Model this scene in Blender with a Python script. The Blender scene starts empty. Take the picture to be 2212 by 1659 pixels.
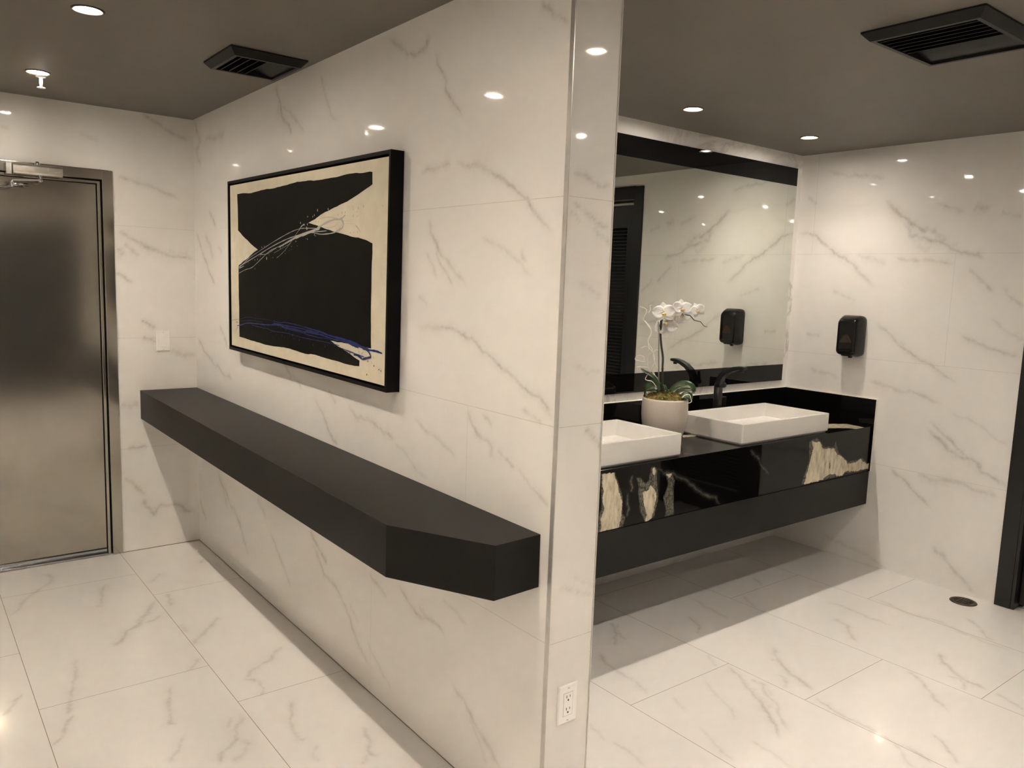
import bpy, bmesh, math, random
import numpy as np
from mathutils import Vector, Matrix

random.seed(7)
RNG = np.random.default_rng(11)
SC = bpy.context.scene
COL = SC.collection

# ------------------------------------------------------------------ room measures (metres)
H = 2.44            # ceiling height
XL = -0.22          # left wall
XP0, XP1 = 1.393, 1.557   # partition faces
YP = 1.571          # near end of the partition
YB = 4.763          # wall with the steel door
YV = 2.923          # wall behind the vanity
XR = 4.532          # right wall
YF = -1.70          # wall behind the viewer

# ------------------------------------------------------------------ helpers
def tag(o, label=None, cat=None, group=None, kind=None):
    if label: o['label'] = label
    if cat: o['category'] = cat
    if group: o['group'] = group
    if kind: o['kind'] = kind
    return o

def thing(name, label=None, cat=None, loc=(0, 0, 0), rz=0.0, group=None):
    o = bpy.data.objects.new(name, None)
    COL.objects.link(o)
    o.location = loc
    o.rotation_euler = (0, 0, rz)
    o.empty_display_size = 0.05
    return tag(o, label, cat, group)

class MB:
    """collects geometry and links it as one mesh object"""
    def __init__(s):
        s.v = []; s.f = []; s.m = []; s.sm = []
    def add(s, vs, fs, mi=0, smooth=False):
        b = len(s.v)
        s.v += [tuple(q) for q in vs]
        for f in fs:
            s.f.append(tuple(b + i for i in f)); s.m.append(mi); s.sm.append(smooth)
    def box(s, x0, x1, y0, y1, z0, z1, mi=0):
        s.add([(x0,y0,z0),(x1,y0,z0),(x1,y1,z0),(x0,y1,z0),(x0,y0,z1),(x1,y0,z1),(x1,y1,z1),(x0,y1,z1)],
              [(0,3,2,1),(4,5,6,7),(0,1,5,4),(1,2,6,5),(2,3,7,6),(3,0,4,7)], mi)
    def hexa(s, pts, mi=0):
        s.add(pts, [(0,3,2,1),(4,5,6,7),(0,1,5,4),(1,2,6,5),(2,3,7,6),(3,0,4,7)], mi)
    def prism(s, poly, z0, z1, mi=0):
        n = len(poly)
        vs = [(x,y,z0) for x,y in poly] + [(x,y,z1) for x,y in poly]
        s.add(vs, [tuple(range(n-1,-1,-1)), tuple(range(n,2*n))] +
              [(i,(i+1)%n,n+(i+1)%n,n+i) for i in range(n)], mi)
    def loft(s, secs, mi=0, cap=True, smooth=True, closed=True):
        n = len(secs[0]); vs = [q for sec in secs for q in sec]; fs = []
        for k in range(len(secs)-1):
            for i in range(n if closed else n-1):
                j = (i+1) % n
                fs.append((k*n+i, k*n+j, (k+1)*n+j, (k+1)*n+i))
        s.add(vs, fs, mi, smooth)
        if cap and closed:
            b = len(s.v) - len(vs)
            s.f.append(tuple(b+i for i in range(n-1,-1,-1))); s.m.append(mi); s.sm.append(False)
            b2 = b + (len(secs)-1)*n
            s.f.append(tuple(b2+i for i in range(n))); s.m.append(mi); s.sm.append(False)
    def tube(s, path, r, n=8, mi=0, smooth=True):
        P = [Vector(q) for q in path]
        R = r if isinstance(r, (list, tuple)) else [r]*len(P)
        secs = []; up = Vector((0.31,0.17,0.93)).normalized()
        for i, q in enumerate(P):
            t = (P[min(i+1,len(P)-1)] - P[max(i-1,0)]).normalized()
            a = t.cross(up)
            if a.length < 1e-4: a = t.cross(Vector((1,0,0)))
            a.normalize(); b = t.cross(a).normalized()
            up = b.cross(t) if False else up
            secs.append([tuple(q + (a*math.cos(2*math.pi*k/n) + b*math.sin(2*math.pi*k/n))*R[i]) for k in range(n)])
        s.loft(secs, mi, True, smooth)
    def lathe(s, prof, c=(0,0,0), n=40, mi=0, smooth=True, axis='z'):
        vs = []; fs = []
        for r, h in prof:
            for k in range(n):
                a = 2*math.pi*k/n
                if axis == 'z': vs.append((c[0]+r*math.cos(a), c[1]+r*math.sin(a), c[2]+h))
                elif axis == 'x': vs.append((c[0]+h, c[1]+r*math.cos(a), c[2]+r*math.sin(a)))
                else: vs.append((c[0]+r*math.cos(a), c[1]+h, c[2]+r*math.sin(a)))
        for i in range(len(prof)-1):
            for k in range(n):
                j = (k+1) % n
                fs.append((i*n+k, i*n+j, (i+1)*n+j, (i+1)*n+k))
        s.add(vs, fs, mi, smooth)
    def cyl(s, c, r, h, n=24, mi=0, axis='z'):
        s.lathe([(0.0,0),(r,0),(r,h),(0.0,h)], c, n, mi, False, axis)
    def build(s, name, mats, parent=None, bevel=0.0, seg=2, subsurf=0):
        me = bpy.data.meshes.new(name)
        me.from_pydata(s.v, [], s.f)
        for m in (mats if isinstance(mats, (list, tuple)) else [mats]): me.materials.append(m)
        me.polygons.foreach_set('material_index', s.m)
        me.polygons.foreach_set('use_smooth', s.sm)
        bm = bmesh.new(); bm.from_mesh(me)
        bmesh.ops.remove_doubles(bm, verts=bm.verts, dist=1e-6)
        bmesh.ops.recalc_face_normals(bm, faces=bm.faces)
        bm.to_mesh(me); bm.free()
        o = bpy.data.objects.new(name, me); COL.objects.link(o)
        if parent: o.parent = parent
        if bevel:
            b = o.modifiers.new('soft_edges', 'BEVEL'); b.width = bevel; b.segments = seg
            b.limit_method = 'ANGLE'; b.angle_limit = math.radians(40)
        if subsurf:
            d = o.modifiers.new('smooth', 'SUBSURF'); d.levels = subsurf; d.render_levels = subsurf
        return o

def copy_tree(o, parent=None):
    c = o.copy(); COL.objects.link(c)
    if parent: c.parent = parent
    for ch in list(o.children): copy_tree(ch, c)
    return c

def smooth_path(pts, k=6):
    """Catmull-Rom through the points"""
    P = [Vector(q) for q in pts]; out = []
    for i in range(len(P)-1):
        a, b, c, d = P[max(i-1,0)], P[i], P[i+1], P[min(i+2,len(P)-1)]
        for j in range(k):
            t = j/k
            out.append(0.5*((2*b) + (c-a)*t + (2*a-5*b+4*c-d)*t*t + (3*b-a-3*c+d)*t**3))
    out.append(P[-1]); return out

# ------------------------------------------------------------------ materials
def new_mat(name):
    m = bpy.data.materials.new(name); m.use_nodes = True
    nt = m.node_tree; b = nt.nodes['Principled BSDF']
    return m, nt, b

def N(nt, kind, **kw):
    n = nt.nodes.new(kind)
    for k, v in kw.items():
        if k.startswith('i_'): n.inputs[int(k[2:]) if k[2:].isdigit() else k[2:].replace('_',' ')].default_value = v
        else: setattr(n, k, v)
    return n

def mth(nt, op, a, b=None, clamp=False):
    n = nt.nodes.new('ShaderNodeMath'); n.operation = op; n.use_clamp = clamp
    for i, q in enumerate((a, b)):
        if q is None: continue
        if hasattr(q, 'node'): nt.links.new(q, n.inputs[i])
        else: n.inputs[i].default_value = q
    return n.outputs[0]

def mixc(nt, f, a, b):
    n = nt.nodes.new('ShaderNodeMix'); n.data_type = 'RGBA'
    for i, q in ((0, f), (6, a), (7, b)):
        if hasattr(q, 'node'): nt.links.new(q, n.inputs[i])
        else: n.inputs[i].default_value = q if i == 0 else (*q, 1)
    return n.outputs[2]

def noise(nt, scale, detail=3.0, rough=0.5, vec=None, dist=0.0):
    n = N(nt, 'ShaderNodeTexNoise'); n.inputs['Scale'].default_value = scale
    n.inputs['Detail'].default_value = detail; n.inputs['Roughness'].default_value = rough
    n.inputs['Distortion'].default_value = dist
    if vec is None:
        g = N(nt, 'ShaderNodeNewGeometry'); vec = g.outputs['Position']
    nt.links.new(vec, n.inputs['Vector'])
    return n.outputs['Fac']

def remap(nt, v, a, b, c=0.0, d=1.0):
    n = N(nt, 'ShaderNodeMapRange'); nt.links.new(v, n.inputs[0])
    for i, q in enumerate((a, b, c, d)): n.inputs[i+1].default_value = q
    return n.outputs[0]

def attr(nt, name):
    n = N(nt, 'ShaderNodeAttribute'); n.attribute_name = name
    return n.outputs['Fac']

def plain(name, col, rough=0.5, metal=0.0, spec=0.5, var=0.06, vscale=30.0, bump=0.0, bscale=200.0, **kw):
    """solid coloured material with a little procedural unevenness"""
    m, nt, b = new_mat(name)
    f = remap(nt, noise(nt, vscale, 4), 0.3, 0.7)
    c = mixc(nt, f, tuple(max(0, q*(1-var)) for q in col), tuple(min(1, q*(1+var)) for q in col))
    nt.links.new(c, b.inputs['Base Color'])
    b.inputs['Roughness'].default_value = rough; b.inputs['Metallic'].default_value = metal
    b.inputs['Specular IOR Level'].default_value = spec
    for k, v in kw.items(): b.inputs[k.replace('_', ' ')].default_value = v
    if bump:
        bp = N(nt, 'ShaderNodeBump'); bp.inputs['Strength'].default_value = bump; bp.inputs['Distance'].default_value = 0.002
        nt.links.new(noise(nt, bscale, 3), bp.inputs['Height']); nt.links.new(bp.outputs[0], b.inputs['Normal'])
    return m

TILE = (0.835, 0.815, 0.785)
VEINC = (0.37, 0.34, 0.305)
def tile_mat(name, rough, generic=False, base=TILE):
    m, nt, b = new_mat(name)
    cloud = remap(nt, noise(nt, 1.7, 5, 0.6, dist=0.6), 0.3, 0.7)
    c = mixc(nt, cloud, tuple(q*0.965 for q in base), tuple(q*1.02 for q in base))
    if generic:
        # soft diagonal veining for the tiles that only reflections show
        g = N(nt, 'ShaderNodeNewGeometry')
        mp = N(nt, 'ShaderNodeMapping'); mp.inputs['Rotation'].default_value = (0.6, 0.5, 0.8); mp.inputs['Scale'].default_value = (1.0, 3.2, 1.0)
        nt.links.new(g.outputs['Position'], mp.inputs['Vector'])
        n1 = noise(nt, 1.15, 7, 0.62, mp.outputs[0], 0.8)
        ridge = mth(nt, 'ABSOLUTE', mth(nt, 'SUBTRACT', n1, 0.5))
        f = mth(nt, 'MULTIPLY', remap(nt, ridge, 0.0, 0.022, 0.55, 0.0), remap(nt, noise(nt, 1.4, 2), 0.42, 0.62))
    else:
        f0 = attr(nt, 'vein')
        brk = remap(nt, noise(nt, 55, 5, 0.7), 0.3, 0.7, 0.30, 0.80)
        f = mth(nt, 'MULTIPLY', f0, brk, True)
    c = mixc(nt, f, c, VEINC)
    nt.links.new(c, b.inputs['Base Color'])
    b.inputs['Roughness'].default_value = rough
    b.inputs['IOR'].default_value = 1.5
    # polished tiles are never dead flat
    bp = N(nt, 'ShaderNodeBump'); bp.inputs['Strength'].default_value = 0.02; bp.inputs['Distance'].default_value = 0.02
    nt.links.new(noise(nt, 5.0, 1), bp.inputs['Height']); nt.links.new(bp.outputs[0], b.inputs['Normal'])
    return m

M = {}
M['tile'] = tile_mat('polished_marble_tile', 0.035)
M['tile_g'] = tile_mat('polished_marble_tile_plain', 0.035, True)
M['floor'] = tile_mat('polished_floor_tile', 0.05, base=(0.78, 0.765, 0.74))
M['floor_g'] = tile_mat('polished_floor_tile_plain', 0.05, True, base=(0.78, 0.765, 0.74))
M['grout'] = plain('pale_grout', (0.60, 0.57, 0.52), 0.7)
M['grout_d'] = plain('grey_grout', (0.22, 0.19, 0.16), 0.8)
M['caulk'] = plain('white_caulk', (0.80, 0.775, 0.73), 0.45, var=0.02)
M['ceiling'] = plain('taupe_ceiling_paint', (0.160, 0.142, 0.120), 0.55, var=0.05, vscale=3.0, bump=0.15, bscale=90)
M['matte_black'] = plain('matte_black_laminate', (0.0095, 0.0088, 0.0074), 0.42, spec=0.17, var=0.1)
M['matte_black2'] = plain('matte_black_cabinet', (0.0105, 0.010, 0.0092), 0.48, spec=0.24, var=0.1)
M['black_paint'] = plain('satin_black_paint', (0.010, 0.010, 0.010), 0.3)
M['black_metal'] = plain('matte_black_metal', (0.009, 0.009, 0.010), 0.33, spec=0.35)
M['black_vent'] = plain('black_vent_enamel', (0.010, 0.009, 0.008), 0.45, spec=0.25)
M['black_plastic'] = plain('glossy_black_plastic', (0.007, 0.007, 0.007), 0.10, spec=0.28)
M['black_glass'] = plain('black_back_painted_glass', (0.004, 0.004, 0.004), 0.015, spec=0.25)
M['frame_black'] = plain('black_picture_frame', (0.003, 0.003, 0.003), 0.45, spec=0.1)
M['canvas'] = plain('cream_canvas', (0.66, 0.605, 0.475), 0.7, var=0.05, vscale=18, bump=0.2, bscale=500)
M['art_black'] = plain('black_acrylic', (0.0042, 0.0038, 0.003), 0.6, spec=0.07, var=0.3, vscale=8)
M['art_grey'] = plain('silver_grey_acrylic', (0.40, 0.385, 0.365), 0.45)
M['art_blue'] = plain('ultramarine_acrylic', (0.007, 0.018, 0.125), 0.45, spec=0.25, var=0.35, vscale=25)
M['white_plastic'] = plain('white_plastic', (0.92, 0.91, 0.89), 0.35, var=0.02)
M['slot'] = plain('dark_slot', (0.03, 0.025, 0.02), 0.6)
M['steel'] = plain('brushed_stainless', (0.50, 0.465, 0.415), 0.13, 0.95, vscale=4, var=0.05)
M['chrome'] = plain('polished_metal', (0.62, 0.63, 0.66), 0.12, 1.0)
M['alu'] = plain('satin_aluminium', (0.60, 0.58, 0.54), 0.26, 0.85)
M['trim_metal'] = plain('satin_metal_edge', (0.55, 0.53, 0.50), 0.3, 0.6)
M['porcelain'] = plain('white_solid_surface', (0.78, 0.765, 0.735), 0.16, var=0.01)
M['pot'] = plain('matte_cream_ceramic', (0.61, 0.545, 0.485), 0.5, var=0.03)
M['leaf'] = plain('orchid_leaf', (0.022, 0.055, 0.013), 0.3, var=0.35, vscale=20)
M['stem'] = plain('dark_orchid_stem', (0.03, 0.028, 0.018), 0.5)
M['twig'] = plain('pale_curly_twig', (0.88, 0.85, 0.77), 0.6)
M['stake'] = plain('grey_support_stake', (0.30, 0.29, 0.26), 0.35)
M['drain'] = plain('bronze_drain', (0.06, 0.05, 0.034), 0.45, 0.6)
M['bronze'] = plain('dark_light_trim', (0.06, 0.05, 0.04), 0.35, 0.7)
M['trim_ring'] = plain('brushed_light_trim', (0.035, 0.03, 0.026), 0.45, 0.3)
M['amber'] = plain('amber_window', (0.026, 0.016, 0.010), 0.08)
M['dark_back'] = plain('dark_duct', (0.004, 0.004, 0.004), 0.8)

m, nt, b = new_mat('mirror_silver'); M['mirror'] = m
b.inputs['Metallic'].default_value = 1.0; b.inputs['Roughness'].default_value = 0.0
nt.links.new(mixc(nt, remap(nt, noise(nt, 2.0), 0.3, 0.7), (0.80, 0.825, 0.775), (0.815, 0.84, 0.79)), b.inputs['Base Color'])

m, nt, b = new_mat('orchid_petal'); M['petal'] = m
nt.links.new(mixc(nt, remap(nt, noise(nt, 60), 0.3, 0.7), (0.86, 0.84, 0.78), (0.92, 0.91, 0.87)), b.inputs['Base Color'])
b.inputs['Roughness'].default_value = 0.5; b.inputs['Subsurface Weight'].default_value = 0.6
b.inputs['Subsurface Radius'].default_value = (0.01, 0.01, 0.008); b.inputs['Subsurface Scale'].default_value = 1.0
M['lip'] = plain('orchid_lip', (0.78, 0.56, 0.22), 0.5, var=0.2, vscale=150)

m, nt, b = new_mat('sheet_moss'); M['moss'] = m
f = remap(nt, noise(nt, 90, 5, 0.7), 0.35, 0.65); g = remap(nt, noise(nt, 28, 2), 0.4, 0.62)
c1 = mixc(nt, f, (0.045, 0.038, 0.008), (0.27, 0.26, 0.045))
c2 = mixc(nt, f, (0.06, 0.028, 0.009), (0.33, 0.19, 0.065))
nt.links.new(mixc(nt, g, c1, c2), b.inputs['Base Color']); b.inputs['Roughness'].default_value = 0.9

def lamp_mat(name, col, s):
    m, nt, b = new_mat(name)
    b.inputs['Base Color'].default_value = (0.8, 0.8, 0.8, 1)
    f = remap(nt, noise(nt, 40), 0.3, 0.7, 0.9, 1.1)
    b.inputs['Emission Color'].default_value = (*col, 1)
    nt.links.new(mth(nt, 'MULTIPLY', f, s), b.inputs['Emission Strength'])
    return m
M['lamp'] = lamp_mat('lit_lamp_lens', (1.0, 0.90, 0.775), 640.0)
M['lamp_p'] = lamp_mat('lit_lamp_lens_warm', (1.0, 0.89, 0.755), 830.0)
M['reflector'] = plain('warm_lamp_reflector', (0.80, 0.55, 0.30), 0.25, 0.7)

# black marble with cream patches; the patch outlines are stored on the slab as distances (m)
m, nt, b = new_mat('black_marble'); M['black_marble'] = m
n_big = noise(nt, 30, 6, 0.65); n_fine = noise(nt, 130, 4, 0.7)
g = N(nt, 'ShaderNodeNewGeometry')
mp = N(nt, 'ShaderNodeMapping'); mp.inputs['Scale'].default_value = (42, 42, 14); nt.links.new(g.outputs['Position'], mp.inputs['Vector'])
n_str = noise(nt, 1.0, 5, 0.65, mp.outputs[0])
dc = mth(nt, 'ADD', attr(nt, 'cream'), mth(nt, 'MULTIPLY', mth(nt, 'SUBTRACT', n_big, 0.5), 0.032))
fc = remap(nt, dc, -0.0012, 0.0018)
dg = mth(nt, 'ADD', attr(nt, 'grey'), mth(nt, 'MULTIPLY', mth(nt, 'SUBTRACT', n_big, 0.5), 0.02))
fg = mth(nt, 'MULTIPLY', remap(nt, dg, -0.002, 0.006), remap(nt, n_fine, 0.36, 0.66, 0.1, 1.0))
fl = mth(nt, 'MULTIPLY', attr(nt, 'vein'), remap(nt, n_fine, 0.3, 0.7, 0.3, 1.2), True)
cream = mixc(nt, remap(nt, n_str, 0.40, 0.62), (0.50, 0.44, 0.33), (0.74, 0.67, 0.52))
cream = mixc(nt, mth(nt, 'MULTIPLY', remap(nt, n_str, 0.36, 0.30), 0.8), cream, (0.05, 0.045, 0.035))
c = mixc(nt, fg, (0.003, 0.003, 0.003), (0.20, 0.19, 0.15))
c = mixc(nt, fl, c, (0.20, 0.19, 0.17))
c = mixc(nt, fc, c, cream)
nt.links.new(c, b.inputs['Base Color']); b.inputs['Roughness'].default_value = 0.03; b.inputs['Specular IOR Level'].default_value = 0.19

# ------------------------------------------------------------------ surfaces with traced veins
def fractal(pts, amp=0.065, target=0.008):
    P = np.array(pts, float)
    while True:
        d = np.diff(P, axis=0); L = np.hypot(d[:,0], d[:,1])
        if L.max() < target or len(P) > 400: return P
        mid = (P[:-1]+P[1:])/2
        nrm = np.stack([-d[:,1], d[:,0]], 1)
        mid = mid + nrm * RNG.normal(0, amp, (len(mid),1))
        Q = np.empty((len(P)*2-1, 2)); Q[0::2] = P; Q[1::2] = mid; P = Q

def seg_dist(U, V, P):
    best = np.full(len(U), 9.0); at = np.zeros(len(U))
    n = len(P)-1
    for i in range(n):
        ax, ay = P[i]; bx, by = P[i+1]; dx, dy = bx-ax, by-ay
        L = dx*dx+dy*dy + 1e-12
        t = np.clip(((U-ax)*dx+(V-ay)*dy)/L, 0, 1)
        d = np.hypot(U-ax-t*dx, V-ay-t*dy)
        k = d < best; best[k] = d[k]; at[k] = (i+t[k])/n
    return best, at

def vein_field(U, V, veins, gain=1.0):
    F = np.zeros(len(U))
    for w, s, flat in veins:
        w = max(w, 5.0)*0.001
        P = fractal(np.array(flat, float).reshape(-1, 2)*0.001)
        m = 3*w + 0.01
        sel = np.where((U > P[:,0].min()-m) & (U < P[:,0].max()+m) & (V > P[:,1].min()-m) & (V < P[:,1].max()+m))[0]
        if not len(sel): continue
        d, t = seg_dist(U[sel], V[sel], P)
        k = np.linspace(0, 1, 14); mod = np.interp(t, k, RNG.uniform(0.55, 1.1, 14)); ww = w*0.5*np.interp(t, k, RNG.uniform(0.6, 1.5, 14))
        taper = np.clip(np.minimum(t, 1-t)*9+0.15, 0, 1)
        I = s*mod*taper*(0.85*np.exp(-(d/(1.2*ww))**2) + 0.36*np.exp(-(d/(2.3*w))**2))
        F[sel] = np.maximum(F[sel], I*gain)
    return np.clip(F, 0, 1)

def poly_sd(U, V, flat):
    P = np.array(flat, float).reshape(-1, 2)*0.001
    Q = np.vstack([P, P[:1]]); out = np.full(len(U), -0.03)
    sel = np.where((U > P[:,0].min()-0.03) & (U < P[:,0].max()+0.03) & (V > P[:,1].min()-0.03) & (V < P[:,1].max()+0.03))[0]
    if not len(sel): return out
    u, v = U[sel], V[sel]
    d, _ = seg_dist(u, v, Q)
    ins = np.zeros(len(u), bool)
    for i in range(len(P)):
        (x0, y0), (x1, y1) = Q[i], Q[i+1]
        if y0 == y1: continue
        c = ((y0 > v) != (y1 > v)) & (u < (x1-x0)*(v-y0)/(y1-y0)+x0)
        ins ^= c
    out[sel] = np.clip(np.where(ins, d, -d), -0.03, 0.03)
    return out

class Surf:
    """flat rectangles on axis planes in one mesh, with per-vertex vein values"""
    def __init__(s): s.V = []; s.F = []; s.M = []; s.A = {'vein': [], 'cream': [], 'grey': []}; s.n = 0
    def rect(s, ax, val, u0, u1, v0, v1, step=None, mi=0, flip=False, veins=None, cream=None, grey=None, gain=1.0):
        iu, iv = [i for i in range(3) if i != ax]
        nu = max(1, int(round((u1-u0)/step))) if step else 1
        nv = max(1, int(round((v1-v0)/step))) if step else 1
        uu, vv = np.meshgrid(np.linspace(u0, u1, nu+1), np.linspace(v0, v1, nv+1), indexing='ij')
        U, V = uu.ravel(), vv.ravel()
        P = np.zeros((len(U), 3)); P[:, ax] = val; P[:, iu] = U; P[:, iv] = V
        i, j = np.meshgrid(np.arange(nu), np.arange(nv), indexing='ij'); i, j = i.ravel(), j.ravel()
        a = i*(nv+1)+j; b = (i+1)*(nv+1)+j
        Fc = np.stack([a, b, b+1, a+1], 1)
        if flip: Fc = Fc[:, ::-1]
        s.V.append(P); s.F.append(Fc+s.n); s.M.append(np.full(len(Fc), mi)); s.n += len(P)
        s.A['vein'].append(vein_field(U, V, veins, gain) if veins else np.zeros(len(U)))
        for k, polys in (('cream', cream), ('grey', grey)):
            f = np.full(len(U), -0.03)
            for q in (polys or []): f = np.maximum(f, poly_sd(U, V, q))
            s.A[k].append(f)
    def seam(s, ax, val, off, u0, v0, u1, v1, w=0.0022, mi=1):
        """thin grout line proud of the tile by a hair"""
        if abs(u1-u0) > abs(v1-v0): s.rect(ax, val+off, u0, u1, v0-w/2, v0+w/2, None, mi)
        else: s.rect(ax, val+off, u0-w/2, u0+w/2, v0, v1, None, mi)
    def build(s, name, mats, parent=None):
        V = np.concatenate(s.V); F = np.concatenate(s.F); Mi = np.concatenate(s.M)
        me = bpy.data.meshes.new(name)
        me.vertices.add(len(V)); me.vertices.foreach_set('co', V.ravel())
        me.loops.add(len(F)*4); me.loops.foreach_set('vertex_index', F.ravel().astype(np.int32))
        me.polygons.add(len(F)); me.polygons.foreach_set('loop_start', np.arange(0, len(F)*4, 4, dtype=np.int32))
        me.polygons.foreach_set('material_index', Mi.astype(np.int32))
        me.update(calc_edges=True)
        for m in mats: me.materials.append(m)
        for k, a in s.A.items():
            at = me.attributes.new(k, 'FLOAT', 'POINT'); at.data.foreach_set('value', np.concatenate(a).astype(np.float32))
        o = bpy.data.objects.new(name, me); COL.objects.link(o)
        if parent: o.parent = parent
        return o

# ------------------------------------------------------------------ traced measures (millimetres)
SPOT_W = 35.0; SPOT_DEG = 125.0; SPOT_BLEND = 1.0; EXPOSURE = -0.2

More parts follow.
